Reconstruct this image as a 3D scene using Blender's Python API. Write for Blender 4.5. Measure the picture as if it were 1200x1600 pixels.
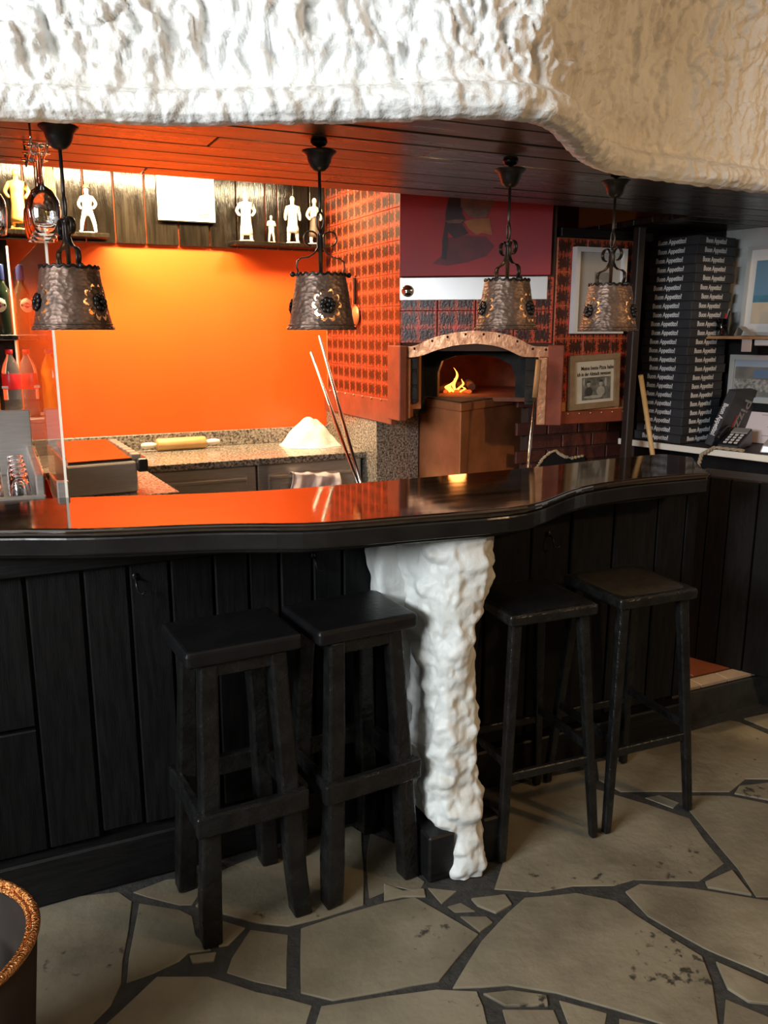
import bpy, math, random
from mathutils import Vector, Matrix, noise
random.seed(7)
PI = math.pi
for o in list(bpy.data.objects): bpy.data.objects.remove(o)
SC = bpy.context.scene
COL = SC.collection

# ---------------------------------------------------------------- camera, world, large lights, exposure
CAM_H, FPX, PITCH, YAW = 1.6, 1294.0, math.radians(12.4), math.radians(25)
cam_d = bpy.data.cameras.new('camera'); cam_d.sensor_fit = 'VERTICAL'; cam_d.sensor_height = 36
cam_d.lens = FPX/1600*36; cam_d.clip_start = 0.02
cam = bpy.data.objects.new('camera', cam_d); COL.objects.link(cam)
cam.location = (0, 0, CAM_H); cam.rotation_euler = (PI/2-PITCH, 0, -YAW)
SC.camera = cam
SC.view_settings.view_transform = 'Standard'
try: SC.view_settings.look = 'None'
except Exception: pass
SC.view_settings.gamma = 1; SC.view_settings.use_curve_mapping = False
SC.view_settings.exposure = 0.0
W = bpy.data.worlds.new('world'); SC.world = W; W.use_nodes = True
W.node_tree.nodes['Background'].inputs[0].default_value = (.75, .86, 1, 1)
W.node_tree.nodes['Background'].inputs[1].default_value = 1.0

def area(name, loc, target, sx, sy, energy, col):
    d = bpy.data.lights.new(name, 'AREA'); d.shape = 'RECTANGLE'; d.size = sx; d.size_y = sy
    d.energy = energy; d.color = col
    o = bpy.data.objects.new(name, d); COL.objects.link(o); o.location = loc
    o.rotation_euler = (Vector(target)-Vector(loc)).to_track_quat('-Z', 'Y').to_euler()
    return o
def point(name, loc, energy, col, r=.03):
    d = bpy.data.lights.new(name, 'POINT'); d.energy = energy; d.color = col; d.shadow_soft_size = r
    o = bpy.data.objects.new(name, d); COL.objects.link(o); o.location = loc
    return o
area('daylight_at_window', (-2.75, .35, 2.2), (1, 1.1, 2.1), 1.9, .85, 225, (.90, .96, 1))
area('kitchen_lamp_glow', (.64, 4.36, 2.425), (.66, 4.5, 1.2), 1.0, .10, 78, (1, .74, .42))
area('kitchen_lamp_glow', (1.46, 4.20, 2.42), (1.62, 4.45, .9), .22, .12, 17, (1, .78, .46))
point('dining_lamp_glow', (2.9, -.2, 2.3), 92, (1, .62, .3), .08)
point('oven_fire_glow', (2.31, 3.98, 1.42), 1.6, (1, .32, .07), .05)

# ---------------------------------------------------------------- photo ray helpers (used to lay out planes of the room)
def ray(px, py):
    x = (px-600)/FPX; y = (py-800)/FPX
    Y = math.cos(PITCH)-y*math.sin(PITCH); Z = -math.sin(PITCH)-y*math.cos(PITCH)
    return x*math.cos(YAW)+Y*math.sin(YAW), -x*math.sin(YAW)+Y*math.cos(YAW), Z
def on_z(px, py, z):
    u, v, Z = ray(px, py); t = (z-CAM_H)/Z
    return u*t, v*t

# ---------------------------------------------------------------- materials
def srgb(r, g, b):
    f = lambda c: (c/255/12.92) if c/255 <= .04045 else ((c/255+.055)/1.055)**2.4
    return (f(r), f(g), f(b), 1)
MATS = {}
def mat(name, c1, c2=None, scale=8, detail=4, rough=.5, metal=0, bump=0, bscale=None, spec=.5, ior=1.5, coat=0,
        coat_rough=.05, stretch=(1, 1, 1), trans=0, emit=None, estr=0, rough2=None, rnd=0, lo=.35, hi=.65):
    if name in MATS: return MATS[name]
    m = bpy.data.materials.new(name); m.use_nodes = True; nt = m.node_tree
    b = nt.nodes['Principled BSDF']; I = b.inputs
    c1 = tuple(c1)+((1,) if len(c1) == 3 else ())
    I['Base Color'].default_value = c1; I['Roughness'].default_value = rough; I['Metallic'].default_value = metal
    I['IOR'].default_value = ior; I['Specular IOR Level'].default_value = spec
    I['Coat Weight'].default_value = coat; I['Coat Roughness'].default_value = coat_rough
    I['Transmission Weight'].default_value = trans
    if emit: I['Emission Color'].default_value = tuple(emit)+(1,); I['Emission Strength'].default_value = estr
    if c2 or bump or rnd:
        tc = nt.nodes.new('ShaderNodeTexCoord'); mp = nt.nodes.new('ShaderNodeMapping')
        mp.inputs['Scale'].default_value = stretch
        nt.links.new(tc.outputs['Object'], mp.inputs['Vector'])
        if rnd:
            oi = nt.nodes.new('ShaderNodeObjectInfo'); cx = nt.nodes.new('ShaderNodeVectorMath'); cx.operation = 'SCALE'
            ad = nt.nodes.new('ShaderNodeVectorMath'); ad.operation = 'ADD'
            cx.inputs[0].default_value = (7, 13, 5); nt.links.new(oi.outputs['Random'], cx.inputs['Scale'])
            nt.links.new(tc.outputs['Object'], ad.inputs[0]); nt.links.new(cx.outputs[0], ad.inputs[1])
            nt.links.new(ad.outputs[0], mp.inputs['Vector'])
    if c2:
        c2 = tuple(c2)+((1,) if len(c2) == 3 else ())
        nz = nt.nodes.new('ShaderNodeTexNoise'); nz.inputs['Scale'].default_value = scale; nz.inputs['Detail'].default_value = detail
        nt.links.new(mp.outputs[0], nz.inputs['Vector'])
        rp = nt.nodes.new('ShaderNodeValToRGB'); rp.color_ramp.elements[0].position = lo; rp.color_ramp.elements[1].position = hi
        rp.color_ramp.elements[0].color = c1; rp.color_ramp.elements[1].color = c2
        nt.links.new(nz.outputs['Fac'], rp.inputs[0]); out = rp.outputs[0]
        if rnd:
            hs = nt.nodes.new('ShaderNodeHueSaturation'); mr = nt.nodes.new('ShaderNodeMapRange')
            mr.inputs['To Min'].default_value = 1-rnd; mr.inputs['To Max'].default_value = 1+rnd
            nt.links.new(oi.outputs['Random'], mr.inputs[0]); nt.links.new(mr.outputs[0], hs.inputs['Value'])
            nt.links.new(out, hs.inputs['Color']); out = hs.outputs[0]
        nt.links.new(out, I['Base Color'])
        if rough2 is not None:
            mr = nt.nodes.new('ShaderNodeMapRange'); mr.inputs['To Min'].default_value = rough; mr.inputs['To Max'].default_value = rough2
            mr.inputs['From Min'].default_value = .3; mr.inputs['From Max'].default_value = .7
            nt.links.new(nz.outputs['Fac'], mr.inputs[0]); nt.links.new(mr.outputs[0], I['Roughness'])
    if bump:
        n2 = nt.nodes.new('ShaderNodeTexNoise'); n2.inputs['Scale'].default_value = bscale or scale*3; n2.inputs['Detail'].default_value = 5
        nt.links.new(mp.outputs[0], n2.inputs['Vector'])
        bp = nt.nodes.new('ShaderNodeBump'); bp.inputs['Strength'].default_value = bump; bp.inputs['Distance'].default_value = .01
        nt.links.new(n2.outputs['Fac'], bp.inputs['Height']); nt.links.new(bp.outputs[0], I['Normal'])
    MATS[name] = m
    return m

black_wood = mat('black_painted_wood', (.0035, .0035, .004), (.008, .008, .0085), 14, rough=.45, spec=.2, bump=.2, bscale=60, stretch=(6, 6, .6), rnd=.3)
black_wood_h = mat('black_painted_wood_side', (.0035, .0035, .004), (.008, .008, .0085), 14, rough=.42, spec=.28, bump=.2, bscale=60, stretch=(.6, 6, 6))
stool_black = mat('worn_black_wood', (.0035, .0035, .0035), (.011, .011, .0105), 20, rough=.4, bump=.6, bscale=45, rough2=.25, spec=.4)
stool_seat = mat('black_seat', (.004, .004, .0045), (.007, .007, .0075), 10, spec=.35, rough=.36, bump=.12, bscale=50)
leather = mat('dark_brown_leather', (.016, .011, .006), (.026, .018, .01), 30, rough=.38, bump=.2, bscale=120)
canopy_black = mat('varnished_black_board', (.014, .009, .007), (.03, .02, .016), 6, rough=.24, rough2=.36, bump=.08, bscale=30, stretch=(.4, 5, 5), ior=1.55, rnd=.25)
bar_varnish = mat('varnished_bar_top', (.010, .006, .004), (.022, .012, .007), 5, rough=.05, rough2=.10, bump=.015, bscale=4, stretch=(.5, 4, 4), ior=2.3)
bar_edge = mat('bar_edge_black', (.008, .007, .007), (.014, .013, .012), 8, rough=.22, bump=.12, bscale=18)
plaster = mat('white_plaster', (.80, .80, .78), (.70, .68, .64), 5, rough=.62, bump=.6, bscale=48)
plaster_fine = mat('white_plaster_pillar', (.72, .74, .72), (.60, .61, .58), 6, rough=.5, bump=.35, bscale=40)
stone = mat('flagstone', (.22, .192, .135), (.12, .102, .070), 4.5, detail=8, rough=.5, bump=.35, bscale=30, rnd=.13, lo=.38, hi=.72)
grout = mat('dark_grout', (.035, .033, .03), (.02, .02, .018), 30, rough=.85, bump=.5, bscale=80)
orange = mat('orange_wall_paint', (.90, .115, .010), (.86, .105, .010), 1.5, rough=.42, bump=.05, bscale=8)
steel = mat('brushed_steel', (.60, .57, .53), (.50, .47, .44), 12, rough=.28, rough2=.4, metal=.72, stretch=(1, 1, 12))
steel_plain = mat('pale_steel_plate', (.78, .80, .80), rough=.35, metal=.6)
chrome = mat('chrome', (.8, .8, .8), rough=.12, metal=1)
granite = mat('granite', (.05, .042, .035), (.42, .38, .31), 95, detail=3, rough=.22, lo=.36, hi=.66)
copper = mat('aged_copper', (.74, .29, .125), (.46, .18, .07), 5, detail=6, rough=.34, rough2=.5, metal=.35, bump=.06, bscale=12)
copper_bright = mat('copper_hood_trim', (.72, .36, .20), (.35, .15, .07), 26, detail=6, rough=.30, rough2=.5, metal=.9, bump=.25, bscale=30, lo=.42, hi=.75)
red_trim = mat('brown_red_trim', (.30, .062, .028), (.20, .045, .022), 12, rough=.45, bump=.1)
soot = mat('sooty_brick', (.012, .011, .010), (.03, .026, .023), 18, rough=.8, bump=.5, bscale=40)
fire_brick = mat('fire_chamber_brick', (.30, .09, .04), (.18, .06, .03), 12, rough=.8, bump=.4)
brick_red = mat('dark_red_brick', (.11, .028, .018), (.07, .02, .014), 16, rough=.55, bump=.4, rnd=.25)
mortar = mat('dark_mortar', (.06, .03, .022), rough=.9)
iron = mat('hammered_iron', (.17, .105, .075), (.10, .062, .045), 30, rough=.42, rough2=.52, metal=.6, bump=.1, bscale=90)
iron_dark = mat('dark_iron', (.03, .027, .026), rough=.36, metal=.8)
ochre_plaster = mat('figurine_cream', (.80, .72, .55), (.66, .55, .38), 20, rough=.5)
fig_white = mat('figurine_white', (.86, .82, .72), rough=.45)
fig_gold = mat('figurine_gold', (.72, .46, .12), (.5, .3, .08), 25, rough=.45)
fig_dark = mat('figurine_brown', (.12, .08, .05), rough=.5)
paper = mat('paper_white', (.82, .81, .79), rough=.7)
paper_pink = mat('paper_pink', (.78, .66, .66), rough=.7)
paper_news = mat('newsprint', (.62, .58, .48), (.56, .52, .42), 12, rough=.7)
ink = mat('black_ink', (.015, .015, .015), rough=.6)
white_ink = mat('white_print', (.78, .78, .78), rough=.6)
red_ink = mat('red_print', (.55, .03, .02), rough=.6)
card_black = mat('black_card', (.028, .029, .034), (.036, .037, .042), 20, rough=.55, rnd=.15)
wood_light = mat('pale_turned_wood', (.68, .42, .17), (.56, .33, .12), 8, rough=.45, stretch=(1, 1, 1))
wood_handle = mat('worn_wooden_handle', (.50, .28, .12), (.36, .19, .08), 14, rough=.5)
wood_frame = mat('oak_frame', (.30, .20, .11), (.24, .15, .08), 30, rough=.5)
dark_post = mat('dark_brown_post', (.018, .011, .009), (.03, .018, .014), 12, rough=.5, stretch=(5, 5, .6))
white_frame = mat('white_frame', (.72, .72, .71), rough=.4)
grey_mat_board = mat('grey_mat_board', (.42, .42, .41), rough=.7)
silver_frame = mat('silver_frame', (.60, .62, .60), rough=.35, metal=.3)
glass = mat('clear_glass', (1, 1, 1), rough=0, trans=1, ior=1.45)
plexi_m = mat('clear_acrylic', (.97, .96, .95), rough=.01, trans=1, ior=1.10)
green_glass = mat('dark_green_glass', (.02, .035, .02), rough=.06, coat=.5)
cola_m = mat('cola_liquid', (.012, .006, .004), rough=.06, coat=.6)
pet_m = mat('clear_bottle_plastic', (.9, .9, .9), rough=.05, trans=.9, ior=1.3)
orange_drink = mat('orange_drink', (.75, .32, .02), rough=.1, coat=.5)
plastic_red = mat('red_plastic', (.75, .02, .03), rough=.35)
plastic_blue = mat('blue_cap', (.03, .06, .22), rough=.3)
plastic_black = mat('black_plastic', (.012, .012, .013), rough=.35)
plastic_grey = mat('grey_plastic', (.30, .30, .30), rough=.4)
blue_tub_m = mat('blue_plastic', (.05, .06, .22), rough=.4)
cloth_m = mat('lilac_cloth', (.60, .52, .54), (.54, .46, .49), 20, rough=.85, bump=.3, bscale=60)
flour_m = mat('flour', (.92, .89, .82), rough=.95, bump=.4, bscale=60)
terracotta = mat('terracotta_tile', (.20, .055, .025), (.16, .045, .022), 12, rough=.5)
edge_tile_m = mat('beige_edge_tile', (.40, .32, .25), (.34, .27, .21), 14, rough=.5)
step_dark = mat('dark_step_stone', (.02, .022, .02), (.035, .037, .034), 15, rough=.6, bump=.3)
white_lacq = mat('white_shelf_edge', (.80, .76, .66), rough=.4)
rope_m = mat('rope', (.42, .33, .22), (.3, .22, .14), 60, rough=.8, bump=.5, bscale=150)
room_white = mat('room_ceiling_paint', (.55, .50, .42), rough=.8)
room_dark = mat('room_wall_wood', (.05, .032, .022), (.035, .022, .016), 6, rough=.5)
kitchen_ceiling = mat('kitchen_ceiling_wood', (.45, .22, .09), (.35, .16, .06), 6, rough=.6)
rough_white = mat('rough_white_wall', (.62, .63, .62), (.50, .51, .50), 6, rough=.6, bump=.6, bscale=14)
tub_brown = mat('dark_tub', (.016, .010, .007), (.026, .016, .011), 12, rough=.7, spec=.25)
copper_rim = mat('wrapped_copper_rim', (.80, .36, .13), (.50, .19, .06), 60, rough=.22, metal=1, bump=.7, bscale=220)
bulb_m = mat('warm_bulb', (1, .8, .5), emit=(1, .62, .25), estr=60)
flame_m = mat('flame', (1, .5, .1), emit=(1, .30, .04), estr=5)
ember_m = mat('ember', (.3, .05, .01), (.02, .01, .01), 30, rough=.9, emit=(1, .16, .02), estr=.8)
log_m = mat('charred_log', (.03, .02, .015), (.12, .05, .02), 20, rough=.9, bump=.5)
straw = mat('dried_straw', (.55, .40, .16), (.32, .22, .08), 40, rough=.8, bump=.4)
canvas_red = mat('maroon_canvas', (.40, .026, .032), (.27, .03, .045), 3.5, rough=.5, lo=.3, hi=.75)
paint_dark = mat('dark_paint', (.03, .022, .028), (.07, .03, .04), 9, rough=.5)
paint_flesh = mat('umber_paint', (.23, .12, .085), (.12, .06, .05), 12, rough=.5)
paint_ochre = mat('ochre_paint', (.42, .19, .05), (.3, .12, .04), 14, rough=.5)
paint_plum = mat('plum_paint', (.11, .025, .035), (.17, .03, .04), 10, rough=.5)
sea = mat('photo_sea', (.10, .30, .40), (.04, .16, .26), 5, rough=.3)
sand = mat('photo_sand', (.62, .50, .34), (.72, .62, .46), 6, rough=.3)
sky_m = mat('photo_sky', (.10, .24, .40), (.20, .36, .48), 3, rough=.3)
city_m = mat('photo_city', (.16, .17, .16), (.50, .50, .48), 60, rough=.3)
hill_m = mat('photo_hills', (.16, .17, .17), (.26, .25, .22), 12, rough=.3)
photo_sky2 = mat('photo_pale_sky', (.40, .50, .62), rough=.3)
lake_m = mat('photo_lake', (.14, .24, .40), rough=.3)

def tile_material():
    m = bpy.data.materials.new('patterned_tile'); m.use_nodes = True; nt = m.node_tree; N = nt.nodes; L = nt.links
    b = N['Principled BSDF']
    tc = N.new('ShaderNodeTexCoord'); sp = N.new('ShaderNodeSeparateXYZ'); L.new(tc.outputs['Object'], sp.inputs[0])
    def mth(op, a, c=None, d=None):
        n = N.new('ShaderNodeMath'); n.operation = op
        for i, x in enumerate((a, c, d)):
            if x is None: continue
            if isinstance(x, (int, float)): n.inputs[i].default_value = x
            else: L.new(x, n.inputs[i])
        return n.outputs[0]
    gx = mth('MULTIPLY', sp.outputs['X'], 1/.172); gz = mth('MULTIPLY', sp.outputs['Z'], 1/.153)   # -.5 .. .5
    ax = mth('ABSOLUTE', gx); az = mth('ABSOLUTE', gz)
    # four blotches arranged around the middle, their rims combed into vertical fingers
    comb = mth('ADD', mth('SINE', mth('MULTIPLY', gx, 2*PI*9)), mth('SINE', mth('MULTIPLY', ax, 2*PI*23)))
    bx = mth('ABSOLUTE', mth('SUBTRACT', ax, .25)); bz = mth('ABSOLUTE', mth('SUBTRACT', az, .25))
    finger = mth('MULTIPLY_ADD', comb, .05, bz)
    tn = N.new('ShaderNodeTexNoise'); tn.inputs['Scale'].default_value = 110; L.new(tc.outputs['Object'], tn.inputs['Vector'])
    wob = mth('MULTIPLY', mth('SUBTRACT', tn.outputs['Fac'], .5), .34)
    finger = mth('ADD', finger, wob); bxw = mth('ADD', bx, mth('MULTIPLY', wob, .8))
    dark1 = mth('MULTIPLY', mth('LESS_THAN', bxw, .205), mth('LESS_THAN', finger, .20))
    slit = mth('MULTIPLY', mth('LESS_THAN', bx, .03), mth('LESS_THAN', mth('ABSOLUTE', mth('SUBTRACT', az, .42)), .05))
    dark = mth('MULTIPLY', dark1, mth('SUBTRACT', 1, slit))
    sq = mth('ADD', mth('LESS_THAN', mth('MAXIMUM', ax, az), .075), mth('GREATER_THAN', mth('MINIMUM', ax, az), .43))
    mx = N.new('ShaderNodeMixRGB'); mx.inputs[1].default_value = (.48, .075, .028, 1); mx.inputs[2].default_value = (.05, .013, .006, 1)
    L.new(dark, mx.inputs[0])
    m2 = N.new('ShaderNodeMixRGB'); m2.inputs[2].default_value = (.62, .05, .035, 1)
    L.new(mth('MINIMUM', sq, 1), m2.inputs[0]); L.new(mx.outputs[0], m2.inputs[1]); L.new(m2.outputs[0], b.inputs['Base Color'])
    b.inputs['Roughness'].default_value = .30; b.inputs['IOR'].default_value = 1.45
    nz = N.new('ShaderNodeTexNoise'); nz.inputs['Scale'].default_value = 90; L.new(tc.outputs['Object'], nz.inputs['Vector'])
    bp = N.new('ShaderNodeBump'); bp.inputs['Strength'].default_value = .35; bp.inputs['Distance'].default_value = .004
    L.new(nz.outputs['Fac'], bp.inputs['Height']); L.new(bp.outputs[0], b.inputs['Normal'])
    return m
tile_m = tile_material()
tile_grout = mat('orange_grout', (.62, .26, .10), rough=.7)
def hammered():
    m = iron; nt = m.node_tree
    b = nt.nodes['Principled BSDF']; tc = nt.nodes.new('ShaderNodeTexCoord')
    vo = nt.nodes.new('ShaderNodeTexVoronoi'); vo.inputs['Scale'].default_value = 75
    mp = nt.nodes.new('ShaderNodeMapping'); mp.inputs['Scale'].default_value = (1, 1, 1.5)
    nt.links.new(tc.outputs['Object'], mp.inputs[0]); nt.links.new(mp.outputs[0], vo.inputs['Vector'])
    bp = nt.nodes.new('ShaderNodeBump'); bp.inputs['Strength'].default_value = .35; bp.inputs['Distance'].default_value = .006
    nt.links.new(vo.outputs['Distance'], bp.inputs['Height']); nt.links.new(bp.outputs[0], b.inputs['Normal'])
hammered()

def stains():
    nt = stone.node_tree; b = nt.nodes['Principled BSDF']; src = b.inputs['Base Color'].links[0].from_socket
    tc = nt.nodes.new('ShaderNodeTexCoord'); oi = nt.nodes.new('ShaderNodeObjectInfo')
    ad = nt.nodes.new('ShaderNodeVectorMath'); ad.operation = 'ADD'; sc_ = nt.nodes.new('ShaderNodeVectorMath'); sc_.operation = 'SCALE'
    sc_.inputs[0].default_value = (11, 5, 17); nt.links.new(oi.outputs['Random'], sc_.inputs['Scale'])
    nt.links.new(tc.outputs['Object'], ad.inputs[0]); nt.links.new(sc_.outputs[0], ad.inputs[1])
    n1 = nt.nodes.new('ShaderNodeTexNoise'); n1.inputs['Scale'].default_value = 34; n1.inputs['Detail'].default_value = 6; nt.links.new(ad.outputs[0], n1.inputs['Vector'])
    n2 = nt.nodes.new('ShaderNodeTexNoise'); n2.inputs['Scale'].default_value = 2.2; nt.links.new(ad.outputs[0], n2.inputs['Vector'])
    mu = nt.nodes.new('ShaderNodeMath'); mu.operation = 'MULTIPLY'; nt.links.new(n1.outputs['Fac'], mu.inputs[0]); nt.links.new(n2.outputs['Fac'], mu.inputs[1])
    rp = nt.nodes.new('ShaderNodeValToRGB'); rp.color_ramp.elements[0].position = .40; rp.color_ramp.elements[1].position = .46
    nt.links.new(mu.outputs[0], rp.inputs[0])
    mx = nt.nodes.new('ShaderNodeMixRGB'); mx.inputs[2].default_value = (.04, .035, .026, 1)
    nt.links.new(rp.outputs[0], mx.inputs[0]); nt.links.new(src, mx.inputs[1]); nt.links.new(mx.outputs[0], b.inputs['Base Color'])
stains()

# ---------------------------------------------------------------- mesh helpers
LOC = {}
def wloc(o): return LOC.get(o.name, Vector((0, 0, 0)))
class MB:
    def __init__(s): s.v = []; s.f = []; s.s = []
    def add(s, vs, fs, sm=False):
        b = len(s.v); s.v += [Vector(x) for x in vs]; s.f += [[i+b for i in f] for f in fs]; s.s += [sm]*len(fs); return s
    def box(s, x0, x1, y0, y1, z0, z1, M=None):
        vs = [Vector((x, y, z)) for x in (x0, x1) for y in (y0, y1) for z in (z0, z1)]
        if M is not None: vs = [M @ v for v in vs]
        return s.add(vs, [(0, 1, 3, 2), (4, 6, 7, 5), (0, 4, 5, 1), (2, 3, 7, 6), (0, 2, 6, 4), (1, 5, 7, 3)])
    def hexa(s, bot, top):      # two quads of four corners, same winding (ccw from above)
        return s.add(list(bot)+list(top), [(3, 2, 1, 0), (4, 5, 6, 7), (0, 1, 5, 4), (1, 2, 6, 5), (2, 3, 7, 6), (3, 0, 4, 7)])
    def tube(s, pts, r, n=8, closed=False, flat=None):
        pts = [Vector(p) for p in pts]; k = len(pts); rr = r if isinstance(r, (list, tuple)) else [r]*k
        ref = Vector((0, 0, 1)); rings = []
        prev = None
        for i, p in enumerate(pts):
            a = pts[(i-1) % k] if (i or closed) else p; c = pts[(i+1) % k] if (i < k-1 or closed) else p
            t = (c-a).normalized()
            if prev is None:
                x = t.cross(ref)
                if x.length < .1: x = t.cross(Vector((1, 0, 0)))
            else: x = prev-t*prev.dot(t)
            x.normalize(); prev = x; y = t.cross(x)
            fx, fy = flat or (1, 1)
            rings.append([p+(x*math.cos(2*PI*j/n)*fx+y*math.sin(2*PI*j/n)*fy)*rr[i] for j in range(n)])
        vs = [q for g in rings for q in g]; fs = []
        for i in range(k if closed else k-1):
            for j in range(n):
                a, b2 = i*n+j, i*n+(j+1) % n; c = ((i+1) % k)*n
                fs.append((a, b2, c+(j+1) % n, c+j))
        s.add(vs, fs, True)
        if not closed:
            b = len(s.v)-len(vs)
            s.f += [[b+j for j in range(n)][::-1], [b+(k-1)*n+j for j in range(n)]]; s.s += [False, False]
        return s
    def lathe(s, prof, n=24, c=(0, 0, 0), cap=True):
        c = Vector(c); k = len(prof)
        vs = [c+Vector((r*math.cos(2*PI*j/n), r*math.sin(2*PI*j/n), z)) for r, z in prof for j in range(n)]
        fs = [(i*n+j, i*n+(j+1) % n, (i+1)*n+(j+1) % n, (i+1)*n+j) for i in range(k-1) for j in range(n)]
        s.add(vs, fs, True)
        if cap:
            b = len(s.v)-len(vs)
            if prof[0][0] > 1e-4: s.f.append([b+j for j in range(n)][::-1]); s.s.append(False)
            if prof[-1][0] > 1e-4: s.f.append([b+(k-1)*n+j for j in range(n)]); s.s.append(False)
        return s
    def prism(s, poly, z0, z1):
        a = sum(poly[i][0]*poly[(i+1) % len(poly)][1]-poly[(i+1) % len(poly)][0]*poly[i][1] for i in range(len(poly)))
        if a < 0: poly = poly[::-1]
        n = len(poly)
        return s.add([(x, y, z0) for x, y in poly]+[(x, y, z1) for x, y in poly],
                     [list(range(n))[::-1], list(range(n, 2*n))]+[(i, (i+1) % n, n+(i+1) % n, n+i) for i in range(n)])
    def grid(s, fn, nu, nv, cu=False, sm=True):
        vs = [fn(i/(nu-(0 if cu else 1)), j/(nv-1)) for i in range(nu) for j in range(nv)]
        fs = []
        for i in range(nu if cu else nu-1):
            for j in range(nv-1):
                a = i*nv+j; b = ((i+1) % nu)*nv+j
                fs.append((a, b, b+1, a+1))
        return s.add(vs, fs, sm)
    def ball(s, c, r, n=12, m=8):
        c = Vector(c); r = r if isinstance(r, (tuple, list)) else (r, r, r)
        def fn(a, b): 
            t = b*PI; p = a*2*PI
            return c+Vector((r[0]*math.sin(t)*math.cos(p), r[1]*math.sin(t)*math.sin(p), -r[2]*math.cos(t)))
        return s.grid(fn, n, m, True)
    def xf(s, M): s.v = [M @ v for v in s.v]; return s
    def mesh(s, name, m):
        me = bpy.data.meshes.new(name); me.from_pydata([tuple(v) for v in s.v], [], s.f)
        me.polygons.foreach_set('use_smooth', s.s); me.materials.append(m); me.update(); return me
    def build(s, name, m, parent=None, bevel=0, seg=1, local=False):
        if parent is not None and not local:
            o0 = wloc(parent); s.v = [v-o0 for v in s.v]
        return link(name, s.mesh(name, m), parent, bevel, seg, zero=local or parent is not None)
def link(name, me, parent=None, bevel=0, seg=1, zero=True, loc=None, rot=None):
    o = bpy.data.objects.new(name, me); COL.objects.link(o)
    if parent is not None:
        o.parent = parent; LOC[o.name] = wloc(parent)
    if loc is not None: o.location = loc
    if rot is not None: o.rotation_euler = rot
    if bevel:
        b = o.modifiers.new('bevel', 'BEVEL'); b.width = bevel; b.segments = seg; b.limit_method = 'ANGLE'; b.angle_limit = math.radians(40)
    return o
def tag(o, label, cat, group=None, kind=None):
    o['label'] = label; o['category'] = cat
    if group: o['group'] = group
    if kind: o['kind'] = kind
    return o
def thing(name, label, cat, loc=(0, 0, 0), rz=0, group=None, kind=None):
    o = bpy.data.objects.new(name, None); COL.objects.link(o); o.empty_display_size = .05
    o.location = loc; o.rotation_euler = (0, 0, rz); LOC[o.name] = Vector(loc)
    return tag(o, label, cat, group, kind)
def clone(root, loc, rz, label, rot=None):
    def cp(o, par):
        c = o.copy(); COL.objects.link(c)
        if par is not None: c.parent = par
        for ch in list(o.children):
            cp(ch, c)
        return c
    r = cp(root, None); r.location = loc; r.rotation_euler = rot or (0, 0, rz); r['label'] = label
    LOC[r.name] = Vector(loc)
    return r
TXT = {}
def text_mesh(txt, size, m, bold=.0, ext=.0004, shear=0, align='CENTER', key=None):
    k = (txt, size, m.name, bold, shear, align)
    if k in TXT: return TXT[k]
    cu = bpy.data.curves.new('lettering', 'FONT'); cu.body = txt; cu.size = size; cu.offset = bold; cu.extrude = ext
    cu.align_x = align; cu.align_y = 'CENTER'; cu.shear = shear; cu.resolution_u = 3
    o = bpy.data.objects.new('lettering_source', cu); COL.objects.link(o)
    bpy.context.view_layer.update()
    me = bpy.data.meshes.new_from_object(o.evaluated_get(bpy.context.evaluated_depsgraph_get()))
    me.name = 'lettering'; me.materials.clear(); me.materials.append(m)
    bpy.data.objects.remove(o); bpy.data.curves.remove(cu)
    TXT[k] = me
    return me
def arc(cx, cz, r, a0, a1, n): return [(cx+r*math.cos(a0+(a1-a0)*i/n), cz+r*math.sin(a0+(a1-a0)*i/n)) for i in range(n+1)]
def interp(tab, x):
    if x <= tab[0][0]: return tab[0][1]
    for (a, b), (c, d) in zip(tab, tab[1:]):
        if x <= c:
            t = (x-a)/(c-a); return b+(d-b)*t
    return tab[-1][1]
def smooth_tab(tab, lo, hi, n, w):
    out = []
    for i in range(n+1):
        x = lo+(hi-lo)*i/n
        out.append((x, sum(interp(tab, x+w*k/4) for k in range(-4, 5))/9))
    return out

# ================================================================ THE SETTING
BAR_Z = 1.12
PLAT = .15
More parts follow.
